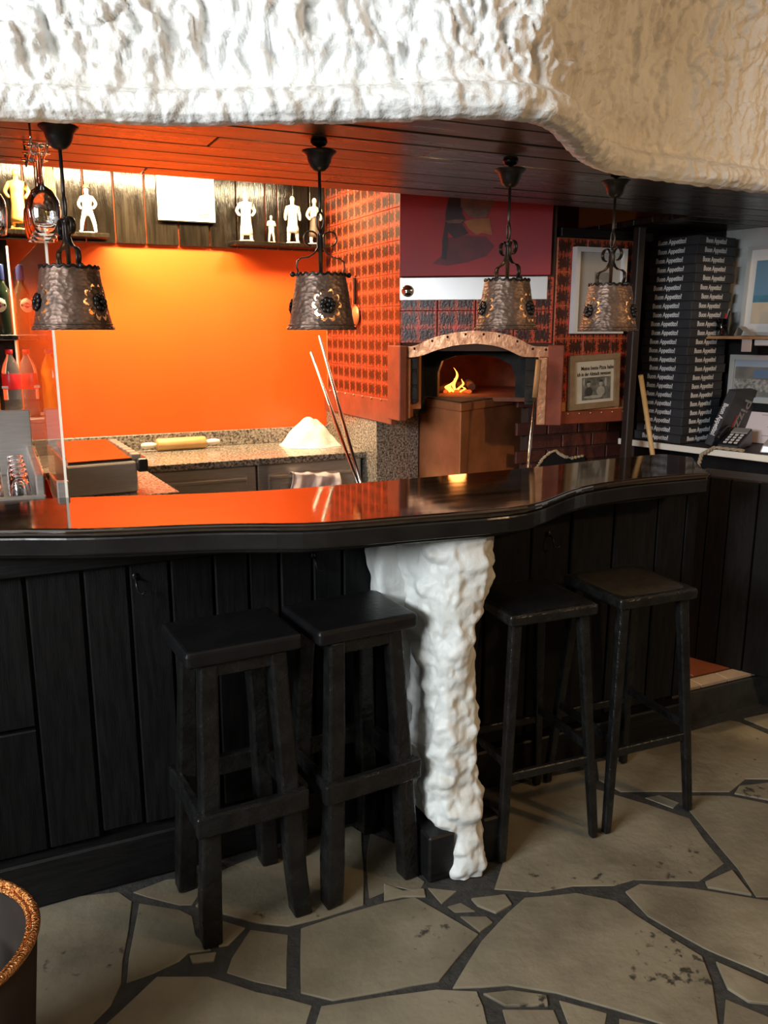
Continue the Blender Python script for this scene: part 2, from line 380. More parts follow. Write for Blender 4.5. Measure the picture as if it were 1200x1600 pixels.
# ---- floor with flagstones
FL = thing('floor', 'crazy-paved stone floor with dark joints in front of the bar', 'floor', kind='structure')
MB().box(-2.6, 4.3, -3.1, 2.42, -.1, -.005).build('grout_bed', grout, FL)
def ZA(*pts): return [(x*.5, y*.5+1200) for x, y in pts]
def ZB(*pts): return [(x*.5+600, y*.5+1100) for x, y in pts]
stones_px = [
 ZA((60,455),(250,398),(370,385),(412,415),(403,500),(383,600),(378,670),(345,740),(285,800),(255,840),(-60,840),(-60,600)),
 ZA((435,420),(560,440),(600,460),(612,520),(660,566),(588,575),(560,600),(480,638),(395,668),(402,590),(420,500)),
 ZA((592,585),(676,574),(668,602),(600,608)),
 ZA((415,385),(520,345),(600,340),(670,325),(600,425),(560,425),(460,400)),
 ZA((680,325),(760,290),(1000,210),(1100,180),(1130,200),(1136,425),(1000,468),(900,492),(800,482),(690,452),(610,430)),
 ZA((690,474),(766,497),(712,552),(684,556),(660,520)),
 ZA((782,502),(900,518),(896,685),(708,636),(724,590)),
 [(470,1450),(530,1430),(600,1410),(648,1401),(690,1425),(748,1459),(686,1532),(600,1548),(520,1562),(470,1550),(469,1500)],
 ZA((490,648),(650,648),(720,669),(975,738),(940,850),(270,850)),
 [(502,1571),(600,1556),(682,1545),(745,1548),(755,1572),(770,1640),(480,1640)],
 [(579,1300),(640,1325),(645,1362),(664,1376),(655,1392),(620,1384),(577,1402),(572,1350)],
 ZB((345,575),(372,490),(380,260),(480,230),(640,200),(660,262),(720,280),(820,310),(955,355),(1000,420),(1062,495),(985,550),(780,546),(720,564),(590,566),(480,585)),
 ZB((665,180),(740,165),(920,95),(1080,50),(1110,55),(1230,105),(1230,232),(1130,232),(1080,272),(960,272),(740,272),(672,235)),
 ZB((1125,45),(1240,20),(1240,92)),
 ZB((815,290),(860,282),(922,306),(903,323)),
 ZB((935,285),(1080,285),(1240,318),(1240,600),(1164,600),(1105,510),(1004,390),(950,325)),
 ZB((1110,255),(1240,240),(1240,305),(1095,278)),
 ZB((1004,555),(1088,518),(1150,596),(1012,572)),
 ZB((440,604),(600,589),(726,614),(796,664),(994,787),(1026,870),(1044,1000),(1040,1060),(960,1060),(865,996),(720,951),(540,901),(390,876),(214,886),(304,740),(384,654)),
 ZB((754,584),(800,560),(970,575),(1240,618),(1240,862),(1044,780),(1000,760),(824,660)),
 ZB((1037,804),(1240,895),(1240,940),(1140,930),(1074,888)),
 ZB((1068,918),(1130,944),(1240,990),(1240,1060),(1060,1060)),
 ZB((310,904),(400,894),(508,909),(513,941),(380,942)),
 ZB((370,952),(530,953),(575,1060),(400,1060)),
 ZB((547,922),(697,963),(680,1060),(600,1060)),
 ZB((735,979),(858,1003),(900,1060),(735,1060)),
 ZB((137,572),(228,582),(180,622)), ZB((272,607),(378,594),(400,625),(350,652),(292,629)),
 ZB((198,630),(240,618),(286,645),(222,648)), ZB((238,662),(320,663),(341,681),(300,710)),
 ZB((0,560),(60,582),(125,575),(130,600),(60,600),(0,612)),
]
def refine(poly, amp=.006):
    out = []
    for i, (a, b) in enumerate(poly):
        c, d = poly[(i+1) % len(poly)]
        L = math.hypot(c-a, d-b); k = max(1, int(L/.07))
        for j in range(k):
            t = j/k; x = a+(c-a)*t; y = b+(d-b)*t
            if j: 
                q = noise.noise_vector(Vector((x*9, y*9, i)))
                x += q.x*amp; y += q.y*amp
            out.append((x, y))
    return out
def stone_piece(poly, h=0):
    cx = sum(p[0] for p in poly)/len(poly); cy = sum(p[1] for p in poly)/len(poly)
    mb = MB().prism([(x-cx, y-cy) for x, y in poly], -.02, h)
    o = link('flagstone', mb.mesh('flagstone', stone), FL, .002, 2, loc=(cx, cy, 0)); return o
traced = []
for sp in stones_px:
    poly = refine([on_z(x, y, 0) for x, y in sp]); traced.append(poly)
    stone_piece(poly, random.uniform(-.003, .002))
def inside(p, poly):
    c = False; n = len(poly)
    for i in range(n):
        (x1, y1), (x2, y2) = poly[i], poly[(i+1) % n]
        if (y1 > p[1]) != (y2 > p[1]) and p[0] < (x2-x1)*(p[1]-y1)/(y2-y1)+x1: c = not c
    return c
def to_px(u, v):
    X = u*math.cos(YAW)-v*math.sin(YAW); Y = u*math.sin(YAW)+v*math.cos(YAW); z = -CAM_H
    d = Y*math.cos(PITCH)-z*math.sin(PITCH)
    if d < .1: return None
    return 600+FPX*X/d, 800-FPX*(Y*math.sin(PITCH)+z*math.cos(PITCH))/d
def fill_stones(G, jit, shrink):
    P = {}; n0, n1 = int(-3.4/G), int(4.6/G)
    for i in range(n0, n1+1):
        for j in range(n0, n1+1): P[i, j] = (i*G+random.uniform(-jit, jit), j*G+random.uniform(-jit, jit))
    boxes = [(min(p[0] for p in t), max(p[0] for p in t), min(p[1] for p in t), max(p[1] for p in t)) for t in traced]
    new = []
    for i in range(n0, n1):
        for j in range(n0, n1):
            q = [P[i, j], P[i+1, j], P[i+1, j+1], P[i, j+1]]
            cx = sum(p[0] for p in q)/4; cy = sum(p[1] for p in q)/4
            q = [(cx+(x-cx)*shrink, cy+(y-cy)*shrink) for x, y in q]
            x0, x1, y0, y1 = min(p[0] for p in q), max(p[0] for p in q), min(p[1] for p in q), max(p[1] for p in q)
            if y1 > 2.24 or x0 < -2.55 or x1 > 4.2 or y0 < -3.05: continue
            pts = [(q[k][0]+(q[(k+1) % 4][0]-q[k][0])*f, q[k][1]+(q[(k+1) % 4][1]-q[k][1])*f) for k in range(4) for f in (0, .25, .5, .75)]+[(cx, cy)]
            ok = True
            for t, bb in zip(traced, boxes):
                if bb[0] > x1 or bb[1] < x0 or bb[2] > y1 or bb[3] < y0: continue
                if any(inside(p, t) for p in pts) or any(inside(p, q) for p in t): ok = False; break
            if ok: new.append(refine(q, .004))
    for q in new: stone_piece(q, random.uniform(-.002, .001)); traced.append(q)
fill_stones(.5, .15, .94)
n_traced = len(stones_px)
for _ in range(2): fill_stones(.19, .045, .90)

# ---- raised floor behind the bar with pale edging tiles
PF = thing('floor_platform', 'raised terracotta floor behind the bar with a pale tiled edge', 'floor', (2.9, 2.36, 0), kind='structure')
MB().box(-1.2, 4.2, 2.43, 4.9, -.05, PLAT-.004).build('slab', step_dark, PF)
MB().box(2.40, 4.2, 2.36, 2.43, -.05, PLAT-.02).build('riser', step_dark, PF, .006)
me = MB().box(-.073, .073, -.036, .036, -.01, .004).mesh('edge_tile', edge_tile_m)
for k in range(6):
    link('edge_tile', me, PF, .002, loc=Vector((2.49+.15*k, 2.398, PLAT-.004))-wloc(PF))
me = MB().box(-.147, .147, -.147, .147, -.008, .004).mesh('floor_tile', terracotta)
for i in range(5):
    for j in range(3): link('floor_tile', me, PF, .002, loc=Vector((2.40+.3*i-.25, 2.59+.3*j, PLAT-.002))-wloc(PF))

# ---- back wall: orange paint below, black boards above
WB = thing('wall_back', 'glossy orange painted kitchen wall with black boards along its top', 'wall', (.6, 4.75, 0), kind='structure')
MB().box(-1.2, 1.95, 4.725, 4.85, 0, 2.7).build('painted_wall', orange, WB)
xs = [-1.2, -.95, -.72, -.5, -.3, -.12, .06, .22, .36, .50, .648, .805, .976, 1.143, 1.296, 1.461, 1.532, 1.619, 1.72, 1.815]
plank_gloss = mat('glossy_black_board', (.008, .006, .004), (.018, .013, .008), 10, rough=.15, rough2=.24, bump=.2, bscale=40, stretch=(5, 5, .5), rnd=.3)
for a, b in zip(xs, xs[1:]):
    MB().box(a+.003, b-.003, 4.70+random.uniform(-.003, .003), 4.726, 2.043, 2.69).build('wall_board', plank_gloss, WB, .004)
# ---- other walls, ceilings
o = MB().box(-1.35, -1.2, 2.45, 4.85, 0, 2.7).build('wall_kitchen_side', orange); tag(o, 'orange side wall at the left end of the kitchen', 'wall', kind='structure')
wl = MB()
wl.box(-2.75, -2.6, -3.1, -.7, -.1, 2.9).box(-2.75, -2.6, 1.4, 2.6, -.1, 2.9).box(-2.75, -2.6, -.7, 1.4, -.1, 1.7).box(-2.75, -2.6, -.7, 1.4, 2.68, 2.9)
tag(wl.build('wall_left', room_dark), 'dark panelled dining room wall with the window opening', 'wall', kind='structure')
tag(MB().box(-2.6, -1.2, 2.42, 2.6, -.1, 2.9).build('wall_beyond_bar', room_dark), 'dark wall beyond the left end of the bar', 'wall', kind='structure')
tag(MB().box(-2.75, 4.4, -3.25, -3.1, -.1, 2.9).build('wall_front', room_dark), 'dark dining room wall behind the viewer', 'wall', kind='structure')
tag(MB().box(4.25, 4.4, -3.1, 4.95, -.1, 2.9).build('wall_far_right', room_dark), 'dark dining room wall on the far right', 'wall', kind='structure')
tag(MB().box(-2.75, 4.4, -3.25, 2.45, 2.78, 2.9).build('ceiling', room_white), 'cream dining room ceiling', 'ceiling', kind='structure')
tag(MB().box(-1.35, 4.4, 2.2, 4.95, 2.62, 2.72).build('ceiling_kitchen', kitchen_ceiling), 'wooden kitchen ceiling above the canopy', 'ceiling', kind='structure')
# window frame of the daylight window
wf = MB().box(-2.72, -2.64, -.7, -.64, 1.7, 2.68).box(-2.72, -2.64, 1.34, 1.4, 1.7, 2.68).box(-2.72, -2.64, -.64, 1.34, 1.7, 1.75).box(-2.72, -2.64, -.64, 1.34, 2.63, 2.68).box(-2.71, -2.65, .33, .37, 1.75, 2.63)
tag(wf.build('window_1', white_frame), 'white framed daylight window in the left wall', 'window', kind='structure')

tag(MB().box(1.96, 4.3, 4.725, 4.85, 0, 2.7).build('wall_back_oven', kitchen_ceiling), 'brown wall behind the oven block', 'wall', kind='structure')
# ---- right wall beside the till (slightly turned), its local frame R(a, b, z): a towards the viewer, b into the wall
RO, RA, RB = Vector((3.03, 3.48)), Vector((.2425, -.970)), Vector((.970, .2425))
def R(a, b, z): q = RO+RA*a+RB*b; return Vector((q.x, q.y, z))
RROT = math.atan2(RA.y, RA.x)
RM = Matrix(((RA.x, RB.x, 0, RO.x), (RA.y, RB.y, 0, RO.y), (0, 0, 1, 0), (0, 0, 0, 1)))
def fixnorm(mb): return mb
WR = thing('wall_right', 'rough white painted wall beside the pizza boxes', 'wall', R(.6, .43, 0), kind='structure')
def rw(s, t):
    a = -.6+2.4*s; z = 2.75*t
    n = noise.noise(Vector((a*7, z*7, 1)))*.018+noise.noise(Vector((a*19, z*19, 4)))*.007
    return R(a, .43-abs(n), z)
MB().grid(rw, 110, 120).build('plaster_face', rough_white, WR)
fixnorm(MB().box(-.7, 2.0, .435, .6, 0, 2.75, RM)).build('wall_core', rough_white, WR)
fixnorm(MB().box(-.5, 1.8, .40, .425, PLAT, 1.555, RM)).build('black_panel', black_wood_h, WR, .003)

fixnorm(MB().box(-.55, .27, .385, .408, 1.5551, 2.10, RM)).build('black_panel', black_wood_h, WR, .003)
# ---- canopy over the bar: boards below, white plaster front
lip_px = [(0,186),(80,188),(150,190),(230,193),(300,195),(370,193),(450,190),(530,190),(600,188),(650,185),(700,182),(750,182),(800,184),(835,187),(862,194),(880,204),(895,220),(910,240),(925,255),(945,265),(975,273),(1050,283),(1120,292),(1200,301)]
LIPZ = 2.05
lip = [(-1.3, 2.30), (-.6, 2.22)]+[on_z(x, y, LIPZ) for x, y in lip_px]+[(2.9, 2.16), (3.6, 2.22), (4.3, 2.25)]
# resample the lip curve evenly by arc length
def resample(pts, n):
    d = [0]
    for a, b in zip(pts, pts[1:]): d.append(d[-1]+math.hypot(b[0]-a[0], b[1]-a[1]))
    out = []
    for i in range(n):
        t = d[-1]*i/(n-1); k = 0
        while k < len(d)-2 and d[k+1] < t: k += 1
        f = (t-d[k])/max(1e-9, d[k+1]-d[k]); out.append((pts[k][0]+(pts[k+1][0]-pts[k][0])*f, pts[k][1]+(pts[k+1][1]-pts[k][1])*f))
    return out
def smooth(pts, w, it=1):
    for _ in range(it):
        pts = [pts[0]]+[((pts[max(0, i-w)][0]+pts[i][0]*2+pts[min(len(pts)-1, i+w)][0])/4, (pts[max(0, i-w)][1]+pts[i][1]*2+pts[min(len(pts)-1, i+w)][1])/4) for i in range(1, len(pts)-1)]+[pts[-1]]
    return pts
NL = 1100
lipc = smooth(resample(lip, NL), 8, 3)
liptab = [(p[0], p[1]) for p in lipc if True]
def lip_v(u): return interp(liptab, u)
CN = thing('ceiling_canopy', 'low canopy over the bar, black boards below and lumpy white plaster front', 'canopy', (1.2, 2.3, 2.05), kind='structure')
prof = [(-.05, 2.075), (-.035, 2.056), (-.012, 2.047), (.012, 2.05), (.032, 2.064), (.040, 2.084), (.034, 2.104), (.014, 2.117), (-.010, 2.124), (-.022, 2.14), (-.014, 2.18), (-.004, 2.25), (.006, 2.34), (.02, 2.44), (.04, 2.56), (.07, 2.68), (.11, 2.79)]
plen = [0]
for a, b in zip(prof, prof[1:]): plen.append(plen[-1]+math.hypot(b[0]-a[0], b[1]-a[1]))
def profpt(t):
    x = t*plen[-1]; k = 0
    while k < len(plen)-2 and plen[k+1] < x: k += 1
    f = (x-plen[k])/(plen[k+1]-plen[k])
    return prof[k][0]+(prof[k+1][0]-prof[k][0])*f, prof[k][1]+(prof[k+1][1]-prof[k][1])*f
nrm = []
for i in range(NL):
    a = lipc[max(0, i-8)]; b = lipc[min(NL-1, i+8)]; tx, ty = b[0]-a[0], b[1]-a[1]; L = math.hypot(tx, ty); nrm.append((ty/L, -tx/L))
def fascia(s, t):
    i = min(NL-1, int(round(s*(NL-1)))); u, v = lipc[i]; nx, ny = nrm[i]
    o, z = profpt(t); S = s*5.9
    k = min(1, max(0, (z-2.135)/.06))                 # above the lip roll
    calm = 1-.42*max(0, min(1, (u-1.35)/.5))*max(0, min(1, (2.55-z)/.25))
    w = noise.noise(Vector((S*3, z*3, 9)))*.35+noise.noise(Vector((S*9, z*9, 19)))*.10
    st = lambda x, e0, e1: (lambda q: q*q*(3-2*q))(max(0, min(1, (x-e0)/(e1-e0))))
    n1 = noise.noise(Vector((S*4+w, z*3.2, 2)))
    n2 = noise.noise(Vector((S*26+w*4, z*14, 5))); n3 = noise.noise(Vector((S*55, z*40, 7)))
    d1 = noise.noise(Vector((S*13+w*4, z*6.0+w*5, 21))); d2 = noise.noise(Vector((S*25+w*7, z*12-w*5, 41))); d3 = noise.noise(Vector((S*46-w*9, z*27+w*8, 61)))
    rel = n1*.014+st(d1, .02, .12)*.017+st(d2, .04, .17)*.013+st(d3, .05, .20)*.0075+n2*.004
    o += k*calm*rel+n3*.0022*(1-.3*k)
    l1 = noise.noise(Vector((S*13, z*22, 3)))
    if t > .05: o += (1-k)*(l1*.010+st(d2, .0, .2)*.008+st(d3, 0, .2)*.005)
    z += (1-k)*noise.noise(Vector((S*24, 3, 3)))*.005*(1 if z > 2.05 else .7)
    # tool-bite pits
    p = noise.noise(Vector((S*11, z*8, 31)))
    if p > .42: o -= k*calm*(p-.42)*.10
    return Vector((u+nx*o, v+ny*o, z))
fixn = MB().grid(fascia, NL, 220); fixn.f = [f[::-1] for f in fixn.f]
fixn.build('plaster_front', plaster, CN)
MB().grid(lambda s, t: Vector((lipc[int(round(s*(149))*(NL-1)/149)][0]-nrm[int(round(s*149)*(NL-1)/149)][0]*.05, lipc[int(round(s*149)*(NL-1)/149)][1]-nrm[int(round(s*149)*(NL-1)/149)][1]*.05, 2.075+.72*t)), 150, 3).build('plaster_backing', room_dark, CN)
bv = [1.55, 1.68, 1.80, 1.925, 2.06, 2.185, 2.32, 2.45, 2.575, 2.71, 2.84, 2.965]
for k, (v0, v1) in enumerate(zip(bv, bv[1:])):
    us = [-1.3+5.4*i/220 for i in range(221)]
    seg = []; segs = []
    for u in us:
        lo = max(v0+.003, lip_v(u)+.035)
        if lo < v1-.012: seg.append((u, lo))
        elif seg: segs.append(seg); seg = []
    if seg: segs.append(seg)
    for seg in segs:
        if len(seg) < 3: continue
        # split long boards at a butt joint
        cut = [-1.3+((k*1.7) % 2.3)+.9, 9]; part = []
        cl = max(v0+.003, lip_v(cut[0])+.035)
        for piece in ([q for q in seg if q[0] < cut[0]-.003]+([(cut[0]-.0015, cl)] if seg[0][0] < cut[0] < seg[-1][0] and cl < v1-.012 else []), ([(cut[0]+.0015, cl)] if seg[0][0] < cut[0] < seg[-1][0] and cl < v1-.012 else [])+[q for q in seg if q[0] > cut[0]+.003]):
            if len(piece) < 3: continue
            dz = random.uniform(-.002, .003)
            poly = piece+[(q[0], v1-.003) for q in reversed(piece)]
            n = len(piece); mb = MB()
            vs = [(x, y, 2.10+dz) for x, y in poly]+[(x, y, 2.122+dz) for x, y in poly]
            m2 = 2*n; fs = []
            for i in range(n-1):
                a, b, c, d = i, i+1, m2-2-i, m2-1-i
                fs += [(d, c, b, a), (m2+a, m2+b, m2+c, m2+d)]
            fs += [(i, (i+1) % m2, m2+(i+1) % m2, m2+i) for i in range(m2)]
            mb.add(vs, fs); mb.build('board', canopy_black, CN, .0025)
top = [(u, lip_v(u)+.03) for u in [-1.3+5.4*i/100 for i in range(101)]]+[(4.1, 2.962), (-1.3, 2.962)]
MB().prism(top, 2.128, 2.16).build('canopy_deck', room_dark, CN)
for k in range(7): MB().box(2.92, 3.62-.03*k, 2.97+.13*k, 3.097+.13*k, 2.10, 2.13).build('board', canopy_black, CN, .003)
MB().box(2.44, 2.99, 3.29, 3.38, 2.022, 2.065).build('beam', black_wood_h, CN, .004)

# ================================================================ BAR
BC = thing('bar_counter', 'black plank bar front with plinth and hooks under the varnished top', 'bar', (1.0, 2.33, 0))
jx = [-.75, -.6, -.45, -.3, -.14, .025, .169, .289, .402, .526, .63, .726, .83, .929, 1.039, 1.16, 1.30, 1.45, 1.631, 1.80, 1.989, 2.193, 2.334, 2.40]
for k, (a, b) in enumerate(zip(jx, jx[1:])):
    dv = random.uniform(-.006, .006); g = .004
    z0 = .168+random.uniform(-.012, .012)
    if abs(b-.025) < 1e-3:      # this board is patched from two lengths
        for (q0, q1, dd) in ((z0, .527, 0), (.535, 1.03, .004)):
            MB().box(a+g, b-g, 2.295+dv+dd, 2.325, q0, q1).build('plank', black_wood, BC, .004)
        continue
    tl = random.uniform(-.004, .004)
    MB().hexa([(a+g+tl, 2.295+dv, z0), (b-g+tl, 2.295+dv, z0), (b-g+tl, 2.325, z0), (a+g+tl, 2.325, z0)],
              [(a+g, 2.295+dv, 1.03), (b-g, 2.295+dv, 1.03), (b-g, 2.325, 1.03), (a+g, 2.325, 1.03)]).build('plank', black_wood, BC, .004)
MB().box(-.75, 2.37, 2.326, 2.40, 0, 1.03).build('carcass', black_wood_h, BC)
MB().box(-.75, 1.03, 2.272, 2.325, 0, .145).build('plinth', black_wood_h, BC, .006)
MB().box(1.28, 2.40, 2.272, 2.325, 0, .145).build('plinth', black_wood_h, BC, .006)
MB().box(1.03, 1.118, 1.895, 2.30, 0, .15).build('plinth_block', black_wood_h, BC, .006)
MB().box(1.222, 1.285, 1.91, 2.30, 0, .15).build('plinth_block', black_wood_h, BC, .006)
MB().box(-.75, .88, 2.272, 2.296, .97, 1.03).build('top_rail', black_wood_h, BC, .004)
def hook(u, z):
    p = [(u, 2.292, z), (u, 2.27, z-.004), (u, 2.262, z-.02), (u+.004, 2.262, z-.036), (u+.014, 2.258, z-.042), (u+.022, 2.255, z-.034)]
    MB().tube(p, .0032, 6).ball((u, 2.288, z+.002), (.008, .004, .012), 8, 6).build('coat_hook', iron_dark, BC)
hook(.305, .93); hook(.83, .93); hook(1.70, .905)
# ---- bar top
front_px = [(0,826),(100,828),(200,825),(300,820),(400,818),(470,820),(600,810),(700,802),(800,795),(835,790),(860,781),(885,769),(920,758),(1000,747),(1060,742),(1108,738)]
back_px = [(0,781),(100,776),(300,771),(450,764),(600,750),(700,742),(850,728),(950,716),(1030,709)]
fr = [(-.75, 2.27), (-.3, 2.25)]+[on_z(x, y, BAR_Z) for x, y in front_px]
bk = [(-.75, 2.6), (-.3, 2.57)]+[on_z(x, y, BAR_Z) for x, y in back_px]
fr = smooth(resample(fr, 90), 2, 2); bk = smooth(resample(bk, 60), 2, 2)
e0 = fr[-1]; e1 = bk[-1]
endc = [(e0[0]+.035, e0[1]+.02), (e0[0]+.045, e0[1]+.07), (e1[0]+.06, e1[1]-.12), (e1[0]+.03, e1[1]-.03)]
outline = fr+endc+bk[::-1]
BT = thing('wooden_countertop', 'long wavy bar top of glossy dark varnished wood with a thick black edge', 'bar top', (1.0, 2.3, 1.06))
MB().prism(outline, BAR_Z-.022, BAR_Z).build('varnished_slab', bar_varnish, BT, .010, 4)
def inset(pts, d):
    out = []
    for i, p in enumerate(pts):
        a = pts[max(0, i-1)]; b = pts[min(len(pts)-1, i+1)]; tx, ty = b[0]-a[0], b[1]-a[1]; L = math.hypot(tx, ty) or 1
        out.append((p[0]-ty/L*d, p[1]+tx/L*d))
    return out
MB().prism(inset(fr, .004)+[(e0[0]+.025, e0[1]+.03), (e1[0]+.03, e1[1]-.1)]+bk[::-1], BAR_Z-.070, BAR_Z-.0225).build('edge_band', bar_edge, BT, .006, 2)
MB().prism(inset(fr, .035)+[(e0[0]-.03, e0[1]+.08)]+bk[::-1], BAR_Z-.086, BAR_Z-.0705).build('under_moulding', bar_edge, BT, .004)

# ---- white plaster pillar
PP = thing('plaster_pillar', 'lumpy white plaster pillar supporting the bar top between the stools', 'pillar', (1.16, 2.05, 0))
lev = [(0, 1.163, .046, 1.862, 1.96), (.06, 1.163, .048, 1.866, 1.98), (.115, 1.168, .054, 1.88, 2.02), (.17, 1.150, .088, 1.895, 2.10), (.26, 1.150, .084, 1.905, 2.13), (.38, 1.150, .074, 1.915, 2.15), (.5, 1.148, .068, 1.925, 2.17), (.62, 1.145, .063, 1.93, 2.18), (.70, 1.147, .066, 1.93, 2.2), (.77, 1.156, .078, 1.93, 2.22), (.84, 1.170, .094, 1.935, 2.25), (.91, 1.180, .108, 1.94, 2.28), (1.034, 1.184, .118, 1.945, 2.285)]
def lv(z, k): return interp([(l[0], l[k]) for l in lev], z)
def pillar(s, t):
    z = 1.034*t; th = 2*PI*s
    c = math.cos(th); sn = math.sin(th)
    e = .68; x = math.copysign(abs(c)**e, c); y = math.copysign(abs(sn)**e, sn)
    cu, hw, f, b = lv(z, 1), lv(z, 2), lv(z, 3), lv(z, 4)
    u = cu+x*hw; v = (f+b)/2+y*(b-f)/2
    d = noise.noise(Vector((u*16, v*16, z*11)))*.016+noise.noise(Vector((u*34, v*34, z*28)))*.007
    d += max(0, noise.noise(Vector((u*9+3, v*9, z*17+5)))-.05)*.03+noise.noise(Vector((u*62, v*62, z*50)))*.0035+max(0, noise.noise(Vector((u*40, v*40, z*22+9))))*.010
    d *= .3+.7*min(1, (1.034-z)/.06)
    return Vector((u+c*d, v+sn*d, z))
mb = MB().grid(pillar, 130, 230, True); mb.f = [f for f in mb.f]
b0 = len(mb.v)-130*230
mb.f.append([i*230+229 for i in range(130)]); mb.s.append(False)
mb.build('column', plaster_fine, PP)
def wing(s, t):
    th = 2*PI*s; c = math.cos(th); sn = math.sin(th); z = .152+.88*t
    x = math.copysign(abs(c)**.25, c); y = math.copysign(abs(sn)**.25, sn)
    lo = interp([(.15, 1.125), (.3, 1.10), (.65, 1.06), (.78, 1.015), (.9, 1.0), (1.04, .995)], z); hi = 1.24
    u = (lo+hi)/2+x*(hi-lo)/2; v = 2.238+y*.052
    d = noise.noise(Vector((u*14, v*14, z*9+7)))*.012+noise.noise(Vector((u*30, v*30, z*26)))*.006
    return Vector((u+c*d, v+sn*d, z))
MB().grid(wing, 90, 120, True).build('side_wing', plaster_fine, PP)

# ================================================================ STOOLS
def beam(mb, p0, p1, w0, w1=None, d0=None, d1=None):
    """square timber from p0 to p1, sides along x and y"""
    w1 = w1 or w0; d0 = d0 or w0; d1 = d1 or w1
    p0 = Vector(p0); p1 = Vector(p1)
    q = lambda p, w, d: [p+Vector((-w/2, -d/2, 0)), p+Vector((w/2, -d/2, 0)), p+Vector((w/2, d/2, 0)), p+Vector((-w/2, d/2, 0))]
    return mb.hexa(q(p0, w0, d0), q(p1, w1, d1))
def wobble(o, amp, seed, cuts=3):
    """hand-hewn look: subdivide and jitter a timber"""
    import bmesh
    bm = bmesh.new(); bm.from_mesh(o.data)
    bmesh.ops.subdivide_edges(bm, edges=[e for e in bm.edges if e.calc_length() > .1], cuts=cuts, use_grid_fill=True)
    for v in bm.verts:
        n = noise.noise_vector(Vector(v.co)*11+Vector((seed, seed*3, 0))); v.co += Vector((n.x, n.y, 0))*amp
    bm.to_mesh(o.data); bm.free(); o.data.update()
def heavy_stool(name, label, loc, rz, seat_tilt=0):
    t = thing(name, label, 'bar stool', loc, rz, 'heavy wooden bar stools')
    H = .825
    ft, tp = .128, .092
    for i, (sx, sy) in enumerate(((-1, -1), (1, -1), (-1, 1), (1, 1))):
        mb = beam(MB(), (sx*ft, sy*ft, 0), (sx*tp, sy*tp, H-.045), .054, .048)
        o = mb.build('leg', stool_black, t, .007, 2, local=True); wobble(o, .006, i*2.3+loc[0]*5, 5)
    lp = lambda z: ft+(tp-ft)*z/(H-.045)
    for s in (-1, 1):
        a = lp(.355)+.03; z = .355
        o = MB().box(-a-.012, a+.012, s*a-.014, s*a+.014, z-.03, z+.03).build('foot_rail', stool_black, t, .006, 2, local=True); wobble(o, .004, s, 3)
        z2 = .40; a2 = lp(z2)+.026
        o = MB().box(s*a2-.014, s*a2+.014, -a2, a2, z2-.03-.045, z2+.03-.045).build('foot_rail', stool_black, t, .006, 2, local=True); wobble(o, .004, s+4, 3)
        MB().box(-.115, .115, s*.10-.012, s*.10+.012, H-.085, H-.045).build('seat_apron', stool_black, t, .004, local=True)
        MB().box(s*.10-.012, s*.10+.012, -.088, .088, H-.085, H-.045).build('seat_apron', stool_black, t, .004, local=True)
    def seat(s, q):
        x = -.165+.33*s; y = -.145+.29*q
        return Vector((x, y, H-.002-.010*math.cos(x/.165*PI/2)*math.cos(y/.145*PI/2)))
    mb = MB().box(-.155, .155, -.13, .13, H-.047, H-.002)
    mb.build('seat', stool_seat, t, .012, 3, local=True)
    return t
heavy_stool('wooden_bar_stool', 'heavy black wooden bar stool standing furthest left, chipped seat corner', (.512, 2.07, 0), math.radians(3))
heavy_stool('wooden_bar_stool', 'heavy black wooden bar stool just left of the white plaster pillar', (.858, 2.08, 0), math.radians(5))
def slim_stool(name, label, loc, rz, sm):
    t = thing(name, label, 'bar stool', loc, rz, 'slim bar stools')
    H = .79; ft, tp = .170, .118
    for i, (sx, sy) in enumerate(((-1, -1), (1, -1), (-1, 1), (1, 1))):
        beam(MB(), (sx*ft, sy*ft, 0), (sx*tp, sy*tp, H-.035), .026, .034).build('leg', stool_black, t, .006, 2, local=True)
    lp = lambda z: ft+(tp-ft)*z/(H-.035)
    for s in (-1, 1):
        z = .27; a = lp(z)
        MB().box(-a, a, s*a-.009, s*a+.009, z-.014, z+.014).build('foot_rail', stool_black, t, .003, local=True)
        z = .31; a = lp(z)
        MB().box(s*a-.009, s*a+.009, -a, a, z-.014, z+.014).build('foot_rail', stool_black, t, .003, local=True)
    def pad(s, q):
        x = 2*s-1; y = 2*q-1
        return Vector((x*.152, y*.15, H-.01+.018*(1-x**4)*(1-y**4)))
    mb = MB().box(-.155, .155, -.153, .153, H-.04, H-.004); mb.build('seat_frame', stool_black, t, .009, 3, local=True)
    MB().grid(pad, 14, 14).build('seat_pad', sm, t, local=True)
    return t
slim_stool('slim_bar_stool', 'slim black bar stool just right of the white plaster pillar', (1.463, 2.06, 0), math.radians(-3), stool_seat)
slim_stool('slim_bar_stool', 'slim black bar stool with brown leather seat, furthest right', (1.852, 2.045, 0), math.radians(-2), leather)

